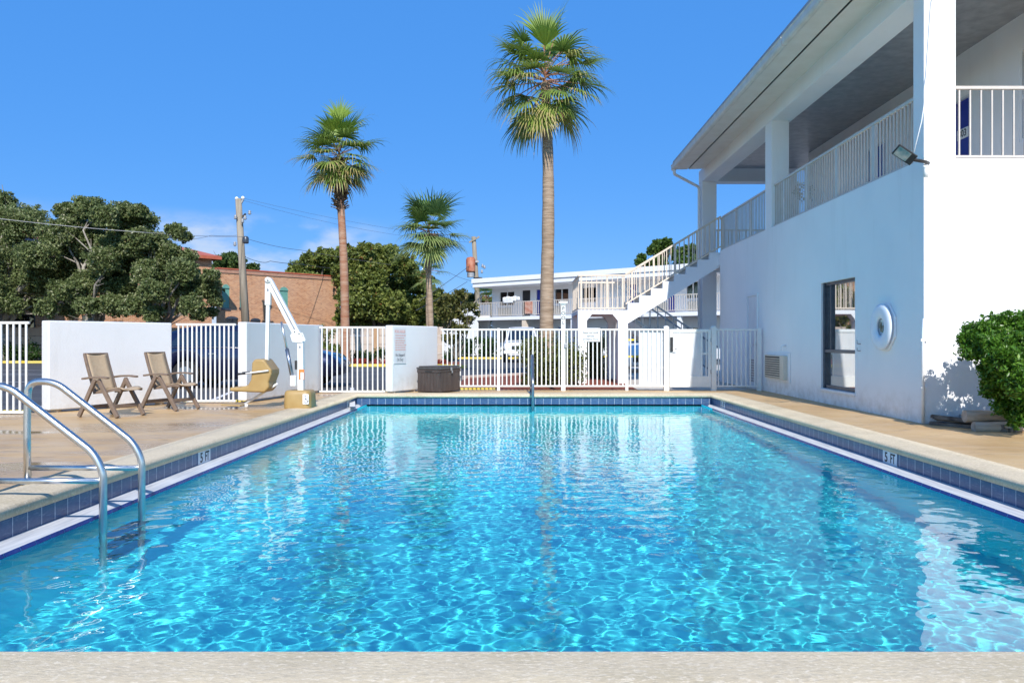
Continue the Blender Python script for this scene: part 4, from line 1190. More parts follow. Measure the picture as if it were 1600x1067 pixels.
th_ = Matrix.Translation(Ho) @ Matrix.Rotation(AB, 4, 'Z')
lb_ = thing('brick_house', 'brick house with a red hipped roof behind the oaks', 'building', tuple(Ho))
ze = gz(401, 52)
hw_ = [(-4.2 - 3.6 * k, -3.0 - 3.6 * k, .9, 2.5) for k in range(5)]
m = MB(th_); m.wall((-26, 0, 0), (1, 0, 0), 26, ze, [(a + 26, b + 26, c, d) for a, b, c, d in hw_], .12, (0, 1, 0)); m.quad((0, 0, 0), (0, 0, ze), (0, 9, ze), (0, 9, 0))
m.build('wall', M['brick'], lb_, fixn=False)
m = MB(th_); a0, a1, b0, b1 = -26, .45, -.45, 9.4
m.add([(a0, b0, ze), (a1, b0, ze), (a1, b1, ze), (a0, b1, ze), (a0, 4.5, ze + 1.5), (a1 - 3.6, 4.5, ze + 1.5), (a0, b0, ze - .2), (a1, b0, ze - .2), (a1, b1, ze - .2)], [(0, 1, 5, 4), (1, 2, 5), (2, 3, 4, 5), (0, 6, 7, 1), (1, 7, 8, 2)])
m.build('roof', M['red_roof'], lb_)
for a, b, c, d in hw_:
    f_ = MB(th_).box(a, b, .04, .09, c, c + .06).box(a, a + .06, .04, .09, c + .06, d).box(b - .06, b, .04, .09, c + .06, d).box(a + .06, b - .06, .04, .09, d - .06, d).build('window', M['frame_dark'], lb_)
    MB(th_).box(a + .06, b - .06, .06, .08, c + .06, d - .06).build('pane', M['dark_glass'], f_)

# ------------------------------------------------------------------ lot furniture: kerbs, walls, lines, wheel stops
def sheet(name, pts, z, mat):
    return struct(MB().quad(*[(x, y, z) for x, y in pts]).build(name, M[mat], fixn=False))


sheet('mulch_bed', [(-1.75, 16.62), (2.55, 16.62), (2.7, 26.5), (.1, 25.5), (-1.6, 23.2)], ZP + .06, 'mulch')
sheet('walkway', [(2.56, 16.62), (14, 16.62), (14, 40), (2.9, 32)], ZP + .05, 'concrete')
def kerb(pts, mat, name='kerb', w=.16, h=.13):
    m = MB()
    for a, b in zip(pts, pts[1:]):
        m.obox((*a, ZP + h / 2), (*b, ZP + h / 2), w, h)
    return struct(m.build(name, M[mat], None, .02))


kerb([(-1.7, 23.2), (.1, 25.5), (2.7, 26.6)], 'kerb')
kerb([(-27, 40.2), (-13, 40.0)], 'yellow')
kerb([(-9.6, 35), (-4.0, 34.8), (-2.4, 33.4), (-2.4, 33.0)], 'yellow')
kerb([(-5.2, 49.5), (-.6, 49.0), (-.3, 50)], 'yellow')
sheet('mulch_bed', [(-14, 35.1), (-4.0, 34.9), (-2.5, 33.6), (-3.2, 40.9), (-14, 40.9)], ZP + .07, 'mulch')
sheet('grass_strip', [(-30, 40.3), (-13, 40.1), (-13, 42.2), (-30, 42.2)], ZP + .06, 'ground')
m = MB()
for k in range(5):
    x = -13.8 + k * 2.7; m.quad((x, 13.9, ZP + .004), (x + .1, 13.9, ZP + .004), (x + .1 - 1.2, 19.5, ZP + .004), (x - 1.2, 19.5, ZP + .004))
for yy in (22.5, 27.3, 31): m.quad((-30, yy, ZP + .004), (-9 if yy < 30 else -5.5, yy - .5, ZP + .004), (-9 if yy < 30 else -5.5, yy - .4, ZP + .004), (-30, yy + .1, ZP + .004))
struct(m.build('lot_markings', M['lot_paint'], fixn=False))
def block_wall(x0, x1, Y, z1, label):
    th = thing('block_wall', label, 'wall', (x0, Y, 0), 'beige block walls along the far edge of the lot')
    n = 4; hh = (z1 - ZP) / n
    m = MB()
    for k in range(n): m.box(x0, x1, Y + .012 * (k % 2), Y + .2, ZP + k * hh + .02, ZP + (k + 1) * hh)
    m.build('panel', M['block'], th)
    for k in range(int((x1 - x0) / 3) + 1):
        x = x0 + .3 + k * 3; MB().box(x - .15, x + .15, Y - .08, Y - .001, ZP, z1 - .05).build('post', M['wood_post'], th)


block_wall(-32, -14.5, 43.2, 1.72, 'beige block wall behind the clipped hedge at far left')
block_wall(-14, -4.2, 42.2, 1.75, 'beige block wall behind the palm with the rusty trunk')
def stop(x, y, L, rot, label):
    tf = Matrix.Translation((x, y, ZP)) @ Matrix.Rotation(R(rot), 4, 'Z')
    m = MB(tf); m.prism([(-L / 2, -.09, 0), (-L / 2, .09, 0), (-L / 2, .055, .13), (-L / 2, -.055, .13)], (L, 0, 0))
    tag(m.build('wheel_stop', M['yellow'], None, .012), label, 'wheel stop', 'yellow parking wheel stops behind the fence')


stop(-7.75, 11.75, 1.0, 3, 'yellow wheel stop behind the leftmost fence panel')
stop(-5.25, 13.75, 1.1, 4, 'yellow wheel stop below the dark blue car')
stop(-3.1, 16.4, 1.1, 5, 'yellow wheel stop behind the fence panel between lift and sign')
stop(-1.15, 17.25, 1.2, 6, 'yellow wheel stop behind the brown storage box')

# yellow guard rail and bike rack under the stairs
yg = thing('guard_rail', 'bright yellow guard rail seen through the arch under the stairs', 'guard rail', (3.2, 25, ZP))
Yg = 25.5
for z in (gz(531, Yg), gz(557, Yg)): MB().obox((gx(940, Yg), Yg, z), (gx(1010, Yg), Yg, z), .05, .06).build('rail', M['bright_yellow'], yg)
for px in (952, 1008): MB().box(gx(px, Yg) - .07, gx(px, Yg) + .07, Yg + .03, Yg + .1, ZP, gz(529, Yg)).build('post', M['bright_yellow'], yg)

# ------------------------------------------------------------------ vehicles
def car(name, label, loc, rot, L, Wd, st, paint, wins, wheels, wr, cat='car', lamps=True):
    """st: stations (x, z_low, z_belt, z_roof, half belt width, half roof width) from tail to nose; local +x = forward"""
    th = thing(name, label, cat, loc)
    tf = Matrix.Translation(loc) @ Matrix.Rotation(R(rot), 4, 'Z')
    N = 60; S_ = np.array(st); xs = np.linspace(S_[0, 0], S_[-1, 0], N)
    I = lambda c, x: float(np.interp(x, S_[:, 0], S_[:, c]))
    vs = []; K = 0
    for x in xs:
        lo, be, ro, hb, hr = (I(c, x) for c in range(1, 6))
        for wx in wheels:
            dd = abs(x - wx)
            if dd < wr * 1.18: lo = max(lo, math.sqrt((wr * 1.18) ** 2 - dd * dd) + wr * .95)
        lo = min(lo, be - .05)
        mid = lo + (be - lo) * .55
        half = [(0, lo), (hb * .93, lo), (hb, mid), (hb * .985, be), (hr + (hb - hr) * .12, be + (ro - be) * .75), (hr * .93, ro), (hr * .5, ro + .02), (0, ro + .025)]
        r_ = half + [(-y, z) for y, z in half[-2:0:-1]]
        K = len(r_); vs += [(x, y, z) for y, z in r_]
    fs = [(i * K + k, i * K + (k + 1) % K, (i + 1) * K + (k + 1) % K, (i + 1) * K + k) for i in range(N - 1) for k in range(K)] + [list(range(K))[::-1], list(range((N - 1) * K, N * K))]
    body = MB(tf).add(vs, fs, True).build('body', paint, th)
    for x0, x1, sl0, sl1 in wins:
        for s in (-1, 1):
            g = MB(tf); n = 10; bot = []; topp = []
            for k in range(n + 1):
                t = k / n; xb = x0 + (x1 - x0) * t; xt = (x0 + sl0) + (x1 + sl1 - x0 - sl0) * t
                def yz(x, f):
                    be, ro, hb, hr = I(2, x), I(3, x), I(4, x), I(5, x)
                    z = be + (ro - be) * f
                    y = hb * .985 + (hr + (hb - hr) * .12 - hb * .985) * (f / .75) if f < .75 else hr + (hb - hr) * .12 + (hr * .93 - hr - (hb - hr) * .12) * (f - .75) / .25
                    return (x, s * (y + .008), z)
                bot.append(yz(xb, .06)); topp.append(yz(xt, .74))
            g.add(bot + topp, [(k, k + 1, n + 2 + k, n + 1 + k) for k in range(n)], True)
            g.build('side_window', M['car_glass'], th, fixn=False)
    # windscreens follow the sloping roofline
    for (xa, xb) in ((S_[1, 0], None), (None, None)): pass
    for wx in wheels:
        for s in (-1, 1):
            y = s * (Wd / 2 - .09); c = tf @ Vector((wx, y, wr))
            ax = (tf.to_3x3() @ Vector((0, s, 0)))
            def disc(rr, w0, w1, mat, nm, par):
                e1 = tf.to_3x3() @ Vector((1, 0, 0)); e2 = Vector((0, 0, 1)); n = 28; g = MB()
                ring_ = [(rr * .94, w0), (rr, w0 + .03), (rr, w1 - .03), (rr * .94, w1), (rr * .0, w1)]
                v2 = []
                for r0, w in ring_:
                    for k in range(n): v2.append(c + ax * w + (e1 * math.cos(2 * PI * k / n) + e2 * math.sin(2 * PI * k / n)) * r0)
                g.add(v2, [(i * n + k, i * n + (k + 1) % n, (i + 1) * n + (k + 1) % n, (i + 1) * n + k) for i in range(len(ring_) - 1) for k in range(n)], False)
                return g.build(nm, mat, par)
            tp = disc(wr, -.12, .085, M['rubber'], 'wheel', th)
            disc(wr * .64, .05, .093, M['rim'], 'rim', tp)
    return th, tf, I


bx_, tf_, I_ = car('parked_car', 'dark blue car parked side-on behind the fence', (gx(401, 20), 20, ZP), 0, 4.5, 1.8,
    [(-2.24, .42, .74, .78, .60, .55), (-2.18, .30, .92, 1.02, .78, .66), (-1.95, .26, .98, 1.34, .86, .62), (-1.5, .24, 1.0, 1.47, .90, .62), (-.6, .22, .98, 1.53, .91, .62), (.25, .22, .96, 1.48, .91, .60), (1.0, .22, .95, 1.06, .90, .68), (1.6, .24, .88, .93, .87, .68), (2.05, .28, .76, .80, .78, .62), (2.22, .34, .58, .62, .62, .52)],
    M['car_blue'], [(-1.85, -1.05, .22, 0), (-1.0, -.12, 0, 0), (-.06, .82, 0, -.48)], (-1.42, 1.38), .33)
for s in (-1, 1):
    MB(tf_).obox((1.80, s * .74, .66), (2.08, s * .60, .64), .12, .14).build('headlight', M['lamp'], bx_, .02)
    mi = MB(tf_).box(.72, .88, s * .98 - .09, s * .98 + .09, .95, 1.08).build('mirror', M['car_blue'], bx_, .03)
    MB(tf_).tube([(-1.8, s * .905, .985), (-.6, s * .918, .985), (.7, s * .915, .965)], .008, 6).build('belt_trim', M['rim'], bx_)
    for xd in (-.75, .05): MB(tf_).box(xd - .09, xd + .09, s * .925 - .012, s * .925 + .012, .82, .85).build('door_handle', M['rim'], bx_)
wt, tf_, I_ = car('pickup_truck', 'white pickup truck facing the pool in front of the far wing', (gx(815, 44), 44, ZP), -90, 5.2, 1.95,
    [(-2.6, .55, 1.02, 1.06, .92, .9), (-.9, .5, 1.05, 1.1, .95, .9), (-.75, .5, 1.08, 1.80, .95, .72), (.2, .5, 1.08, 1.86, .96, .74), (.55, .5, 1.06, 1.62, .96, .76), (1.05, .5, 1.05, 1.12, .95, .84), (2.35, .5, .98, 1.03, .93, .82), (2.55, .52, .88, .92, .88, .78)],
    M['car_white'], [(-.65, .35, 0, -.0)], (-1.65, 1.72), .39, cat='truck')
MB(tf_).add([(1.08, -.74, 1.19), (1.08, .74, 1.19), (.37, .62, 1.83), (.37, -.62, 1.83)], [(0, 1, 2, 3)]).build('windscreen', M['car_glass'], wt)
MB(tf_).box(2.545, 2.58, -.55, .55, .68, .88).build('radiator_grille', M['black'], wt, .02)
MB(tf_).box(2.5, 2.66, -.93, .93, .46, .62).build('bumper', M['white_metal'], wt, .03)
for s in (-1, 1): MB(tf_).box(2.53, 2.58, s * .74 - .14, s * .74 + .14, .70, .86).build('headlight', M['lamp'], wt, .02)
wc, tf_, I_ = car('parked_car', 'white car half hidden behind the see-through fence screen', (gx(1012, 29), 29, ZP), -100, 4.4, 1.75,
    [(-2.2, .35, .8, .84, .75, .6), (-1.7, .28, .95, 1.05, .83, .62), (-1.1, .25, .95, 1.36, .85, .58), (.0, .25, .94, 1.42, .86, .58), (.9, .25, .92, 1.02, .86, .64), (1.8, .26, .82, .87, .82, .64), (2.15, .32, .62, .66, .66, .55)],
    M['car_white'], [(-1.2, -.2, .25, 0), (-.14, .75, 0, -.5)], (-1.35, 1.35), .32)
MB(tf_).add([(.88, -.62, 1.075), (.88, .62, 1.075), (.12, .54, 1.455), (.12, -.54, 1.455)], [(0, 1, 2, 3)]).build('windscreen', M['car_glass'], wc)
MB(tf_).box(2.10, 2.17, -.45, .45, .42, .58).build('radiator_grille', M['black'], wc, .02)

# ------------------------------------------------------------------ vegetation
def leaf_quads(C, size, rs, aspect=.5, up=.35, droop=None):
    """rhombic leaves at C (n,3)"""
    n = len(C)
    d = rs.normal(size=(n, 3)); d /= np.linalg.norm(d, axis=1)[:, None]
    nr = rs.normal(size=(n, 3)); nr[:, 2] += up * 3; nr -= d * (nr * d).sum(1)[:, None]; nr /= np.linalg.norm(nr, axis=1)[:, None]
    sd = np.cross(d, nr)
    L = (size * rs.uniform(.6, 1.35, n))[:, None]; Wd = L * aspect
    V = np.stack([C - d * L * .5, C + sd * Wd * .5 - nr * L * .04, C + d * L * .5, C - sd * Wd * .5 - nr * L * .04], 1).reshape(-1, 3)
    return V, np.arange(4 * n).reshape(n, 4)


def clump_points(cl, n, rs, hollow=.55, flat=.75):
    """points scattered in ellipsoidal leaf clumps: cl rows x,y,z,r"""
    cl = np.asarray(cl, float); w = cl[:, 3] ** 2.2; k = rs.choice(len(cl), n, p=w / w.sum())
    d = rs.normal(size=(n, 3)); d /= np.linalg.norm(d, axis=1)[:, None]
    r = (hollow + (1 - hollow) * rs.uniform(0, 1, n) ** .7) * cl[k, 3] * rs.uniform(.75, 1.12, n)
    P_ = cl[k, :3] + d * r[:, None] * np.array([1, 1, flat])
    return P_, k


def soft_points(cl, sub, n, rs, fill=.30, flat=.8, zmin=None):
    """leaves gathered in soft-edged tufts, with a thinner fill between the tufts"""
    sub = np.asarray(sub, float); cl = np.asarray(cl, float)
    n1 = int(n * (1 - fill)); w = sub[:, 3] ** 1.7; k = rs.choice(len(sub), n1, p=w / w.sum())
    tn = lambda m_: np.clip(rs.normal(size=(m_, 3)), -1.75, 1.75)
    d = tn(n1) * np.array([1, 1, flat]) * .52
    A = sub[k, :3] + d * sub[k, 3][:, None]
    w = cl[:, 3] ** 2; j = rs.choice(len(cl), n - n1, p=w / w.sum())
    d = tn(n - n1) * np.array([1, 1, flat]) * .46
    B = cl[j, :3] + d * cl[j, 3][:, None]
    return np.concatenate([A, B]), np.concatenate([k, rs.integers(0, len(sub), n - n1)])


def subclumps(cl, per, rs, f=(.28, .5)):
    out = []
    for x, y, z, r in cl:
        for _ in range(per):
            d = rs.normal(size=3); d /= np.linalg.norm(d); q = rs.uniform(.45, 1.0) * r
            out.append((x + d[0] * q, y + d[1] * q, z + d[2] * q * .8, r * rs.uniform(*f)))
    return out


def limbs(mb, base, cl, r0, rs, nl=8, split=.35, nseg=5):
    base = Vector(base); cl = sorted(cl, key=lambda c: -c[3])[:nl]
    top = sum((Vector(c[:3]) for c in cl), Vector()) / len(cl)
    fork = base.lerp(top, split)
    mb.tube([base, base.lerp(fork, .5) + Vector((rs.uniform(-.1, .1), 0, 0)), fork], [r0 * 1.2, r0, r0 * .85], 9)
    for c in cl:
        e = Vector(c[:3]); pts = [fork]
        for i in range(1, nseg + 1):
            t = i / nseg; p = fork.lerp(e, t); p.z += math.sin(t * PI) * .25 * (e - fork).length * .3
            p += Vector(rs.normal(size=3)) * .05 * (e - fork).length * (1 - t * .3); pts.append(p)
        mb.tube(pts, [r0 * .6 * (1 - .85 * i / nseg) for i in range(nseg + 1)], 6)
        for _ in range(3):
            i = rs.integers(2, nseg + 1); q = pts[i] + Vector(rs.normal(size=3)) * c[3] * .8; mb.tube([pts[i - 1], (pts[i - 1] + q) / 2 + Vector(rs.normal(size=3)) * .08, q], [r0 * .2, r0 * .13, r0 * .05], 5)


def tree(name, label, base, cl, nleaf, size, mat, bark, r0, seed, cat='tree', group=None, per=7, up=.3, aspect=.55, nl=8, split=.35, hollow=.4, fill=.5):
    rs = np.random.default_rng(seed)
    th = thing(name, label, cat, base, group)
    mb = MB(); limbs(mb, base, cl, r0, rs, nl, split); mb.build('trunk', M[bark], th, fixn=False)
    sub = subclumps(cl, per, rs)
    for _ in range(26 * len(cl)):       # small sprigs that break up the outline
        c = cl[rs.integers(len(cl))]; d = rs.normal(size=3); d /= np.linalg.norm(d); d[2] = abs(d[2]) * .8 if rs.uniform() < .6 else d[2]
        q = c[3] * rs.uniform(.85, 1.22); sub.append((c[0] + d[0] * q, c[1] + d[1] * q, c[2] + d[2] * q * .85, c[3] * rs.uniform(.09, .2)))
    P_, k = soft_points(cl, sub, nleaf, rs, fill)
    V, Q = leaf_quads(P_, size, rs, aspect, up)
    ct = rs.normal(0, .13, len(sub))
    tint = np.clip(.47 + ct[k] + rs.normal(0, .17, nleaf), 0, 1)
    np_mesh('crown', V, Q, M[mat], th, tint)
    return th


def pxcl(lst, Y, rs, dep):
    """clumps listed as (px, py, rpx) at depth Y -> world"""
    return [(gx(a, Y + o), Y + o, gz(b, Y + o), r * (Y + o) / F) for (a, b, r), o in zip(lst, rs.uniform(-dep, dep, len(lst)))]


r1 = np.random.default_rng(21)
oakL = 'spreading oaks behind the fence on the left'
tree('oak_tree', 'dense spreading oak at far left with a leaning pale trunk', (gx(2, 41), 41, ZP),
     pxcl([(5, 335, 30), (30, 350, 32), (-35, 360, 40), (-60, 410, 50), (10, 400, 38), (50, 345, 24), (85, 372, 26), (60, 400, 30), (20, 440, 30), (70, 445, 26), (-20, 455, 40), (95, 420, 24), (45, 470, 22), (100, 455, 22), (-90, 370, 40), (5, 312, 16), (20, 478, 18), (75, 480, 18), (-30, 485, 26), (55, 425, 26), (110, 485, 15)], 41, r1, 2.2),
     118000, .135, "oak_leaf", 'oak_bark', .26, 31, group=oakL, nl=11, split=.28)
tree('oak_tree', 'tall middle oak with pale limbs showing below its crown', (gx(138, 40), 40, ZP),
     pxcl([(115, 335, 22), (140, 325, 22), (165, 340, 22), (190, 330, 20), (105, 360, 24), (150, 362, 24), (195, 358, 24), (225, 345, 20), (220, 375, 22), (125, 398, 26), (165, 405, 26), (205, 410, 24), (150, 440, 26), (190, 450, 24), (120, 450, 20), (230, 420, 20), (215, 330, 14), (100, 330, 14), (175, 475, 20), (205, 480, 18), (140, 478, 18), (115, 425, 18), (180, 430, 24), (132, 378, 20), (172, 382, 20), (238, 392, 18), (205, 390, 18)], 40, r1, 2.0),
     112000, .135, "oak_leaf", 'oak_bark', .22, 32, group=oakL, nl=11, split=.25)
tree('oak_tree', 'lower oak whose crown reaches the red-roofed brick house', (gx(232, 39), 39, ZP),
     pxcl([(245, 378, 18), (275, 362, 15), (262, 395, 20), (288, 370, 10), (250, 420, 24), (285, 425, 22), (305, 445, 22), (325, 450, 20), (270, 455, 24), (240, 455, 22), (300, 475, 18), (330, 430, 12), (335, 470, 12), (265, 480, 16), (220, 470, 18), (295, 400, 12), (310, 490, 12), (240, 490, 16), (285, 452, 18), (330, 488, 10), (250, 440, 20), (295, 430, 16), (225, 430, 18)], 39, r1, 1.8),
     96000, .13, "oak_leaf", 'oak_bark', .20, 33, group=oakL, nl=10, split=.22)
bg = 'broadleaf trees behind the brick building and the palms'
tree('broadleaf_tree', 'large olive-green tree with rusty tufts between the two slim palms', (gx(600, 60), 60, ZP),
     pxcl([(565, 405, 22), (595, 400, 22), (625, 415, 24), (650, 440, 24), (672, 465, 20), (545, 430, 26), (580, 435, 28), (615, 450, 28), (560, 470, 30), (600, 480, 30), (645, 480, 26), (550, 500, 26), (590, 510, 26), (630, 510, 26), (668, 500, 22), (610, 392, 12), (540, 395, 14), (685, 485, 14), (570, 388, 11)], 60, r1, 3),
     60000, .27, "mid_leaf", 'bark', .28, 34, group=bg, per=8)
tree('broadleaf_tree', 'olive-green tree rising above the flat brick roof', (gx(490, 72), 72, ZP),
     pxcl([(470, 420, 18), (490, 408, 18), (512, 402, 18), (530, 410, 20), (500, 430, 22), (460, 430, 14), (535, 440, 24), (480, 445, 24), (515, 460, 26), (545, 400, 16), (450, 428, 8)], 72, r1, 2),
     26000, .30, "mid_leaf", 'bark', .28, 35, group=bg)
tree('broadleaf_tree', 'small dark tree showing between the red roof and the utility pole', (gx(358, 80), 80, ZP),
     pxcl([(345, 408, 12), (358, 404, 13), (372, 410, 12), (360, 425, 18), (340, 425, 14), (395, 420, 10), (400, 416, 5), (380, 430, 14)], 80, r1, 1.5),
     7000, .34, 'far_leaf', 'bark', .25, 36, group=bg)
tree('broadleaf_tree', 'low bushy tree line left of the far staircase', (gx(725, 66), 66, ZP),
     pxcl([(700, 475, 18), (722, 468, 15), (742, 470, 14), (758, 473, 12), (690, 490, 20), (712, 495, 22), (735, 490, 20), (755, 495, 18), (770, 480, 14), (680, 510, 22), (700, 515, 20)], 66, r1, 2),
     13000, .30, 'yellow_leaf', 'bark', .22, 37, group=bg)
tree('scrub_tree', 'sparse yellowing small tree with thin stems behind the fence', (gx(712, 30), 30, ZP),
     pxcl([(700, 470, 13), (720, 462, 12), (735, 480, 10), (695, 490, 13), (715, 488, 14), (732, 500, 9), (705, 510, 12), (722, 515, 11), (690, 475, 9), (745, 490, 6), (710, 530, 9), (698, 528, 8)], 30, r1, .9),
     4600, .13, 'yellow_leaf', 'bark', .055, 38, per=6, nl=12, split=.2)
tree('pine_tree', 'round-topped pine beyond the far roof under the stair railing', (gx(1022, 75), 75, ZP),
     pxcl([(1030, 383, 11), (1042, 380, 9), (1020, 392, 9), (1035, 398, 11), (1003, 402, 7), (998, 410, 7), (1045, 392, 9), (1030, 410, 12), (1012, 412, 8)], 75, r1, 1.5), 9000, .26, 'pine_leaf', 'bark', .25, 39, hollow=.3)
tree('broadleaf_tree', 'yellow-green tree beyond the far roof behind the stair railing', (gx(1075, 70), 70, ZP),
     pxcl([(1060, 398, 12), (1078, 392, 12), (1095, 395, 14), (1066, 412, 14), (1085, 412, 16), (1105, 408, 14)], 70, r1, 1.5), 8000, .28, 'pine_leaf', 'bark', .25, 40, group=bg)


def bush(name, label, cl, nleaf, size, mat, seed, cat='shrub', group=None, folded=False, stems=10, hollow=.75, per=10, base=None, up=.3):
    rs = np.random.default_rng(seed); cl = np.asarray(cl, float)
    b = base or (cl[:, 0].mean(), cl[:, 1].mean(), ZP)
    th = thing(name, label, cat, b, group)
    m = MB()
    for c in cl[:stems]:
        q = Vector(c[:3]); p = Vector(b) + Vector((rs.uniform(-.2, .2), rs.uniform(-.1, .1), 0))
        m.tube([p, p.lerp(q, .5) + Vector(rs.normal(size=3)) * .05, q], [.018, .013, .005], 5)
    m.build('stem', M['bark'], th, fixn=False)
    sub = subclumps(cl, per, rs, (.25, .42))
    for _ in range(9 * len(cl)):
        c = cl[rs.integers(len(cl))]; d = rs.normal(size=3); d /= np.linalg.norm(d); q = c[3] * rs.uniform(.9, 1.25)
        sub.append((c[0] + d[0] * q, c[1] + d[1] * q, c[2] + d[2] * q * .85, c[3] * rs.uniform(.1, .2)))
    P_, k = soft_points(cl, sub, nleaf, rs, .35)
    keep = P_[:, 2] > b[2] + .02; P_ = P_[keep]; k = k[keep]
    V, Q = leaf_quads(P_, size, rs, .5, up)
    tint = np.clip(.45 + rs.normal(0, .10, len(sub))[k] + rs.normal(0, .18, len(P_)), 0, 1)
    np_mesh('foliage', V, Q, M[mat], th, tint)
    return th


bcl = []
rb = np.random.default_rng(8)
for px, py, r, dy in ((1530, 520, 26, 0), (1560, 508, 24, .1), (1595, 505, 26, .0), (1520, 545, 24, -.1), (1555, 545, 34, -.3), (1600, 545, 40, -.3), (1575, 580, 34, -.35), (1615, 590, 40, -.2), (1640, 540, 50, 0), (1560, 605, 26, -.1), (1600, 630, 30, -.3), (1640, 620, 40, -.1), (1570, 635, 20, -.2), (1620, 500, 26, .1), (1590, 655, 16, -.35), (1508, 528, 12, 0), (1543, 580, 16, -.1), (1600, 600, 34, -.75), (1572, 560, 28, -.6), (1545, 612, 14, -.2)):
    Yb = 9.05 + dy; bcl.append((gx(px, Yb), Yb, gz(py, Yb), r * Yb / F))
bush('hedge_bush', 'large glossy green bush against the sunlit white wall', bcl, 50000, .048, 'bush_leaf', 50, base=(gx(1600, 9.1), 9.15, .02), per=12, hollow=.8, stems=14)
def clrow(x0, x1, Y, z0, z1, n, rs, r=None, dy=.3):
    out = []
    for k in range(n):
        out.append((rs.uniform(x0, x1), Y + rs.uniform(-dy, dy), rs.uniform(z0 + .15, z1 - .2), r or (z1 - z0) * rs.uniform(.28, .4)))
    return out


rs_ = np.random.default_rng(77)
bush('fence_shrub', 'tall dense shrub behind the fence right of the thick palm trunk', clrow(gx(826, 19), gx(898, 19), 19.2, ZP, gz(522, 19), 22, rs_, .36, .45), 16000, .06, 'shrub_leaf', 51, group='shrubs in the mulch bed behind the fence')
bush('fence_shrub', 'shrub behind the fence under the shower sign', clrow(gx(906, 23), gx(946, 23), 23.5, ZP, gz(520, 23), 12, rs_, .36, .4), 9000, .07, 'shrub_leaf', 52, group='shrubs in the mulch bed behind the fence')
bush('clipped_hedge', 'dark clipped hedge at far left beyond the lot', clrow(-27, -14.6, 41.2, ZP, 1.12, 46, rs_, .42, .3), 17000, .11, 'hedge_leaf', 53, cat='hedge')
bush('clipped_hedge', 'low green hedge in front of the block wall behind the rusty palm', clrow(-10.8, -3.4, 40.4, ZP, .75, 26, rs_, .34, .3), 8000, .11, 'hedge_leaf', 54, cat='hedge')
bush('flower_bed', 'red flowering plants along the yellow kerb below the rusty palm', clrow(-9.4, -3.2, 36.6, ZP, .25, 26, rs_, .18, .3), 5000, .08, 'red_leaf', 55, cat='flowers')
bush('leafy_shrub', 'green shrubs around the foot of the far staircase', clrow(gx(725, 52), gx(775, 52), 51.5, ZP, 1.3, 12, rs_, .45, .4), 5000, .14, 'hedge_leaf', 56)
bush('leafy_shrub', 'green leafy shrub behind the blue car nose', clrow(gx(503, 38), gx(533, 38), 38, ZP, 1.6, 8, rs_, .5, .3), 4000, .12, 'mid_leaf', 57)


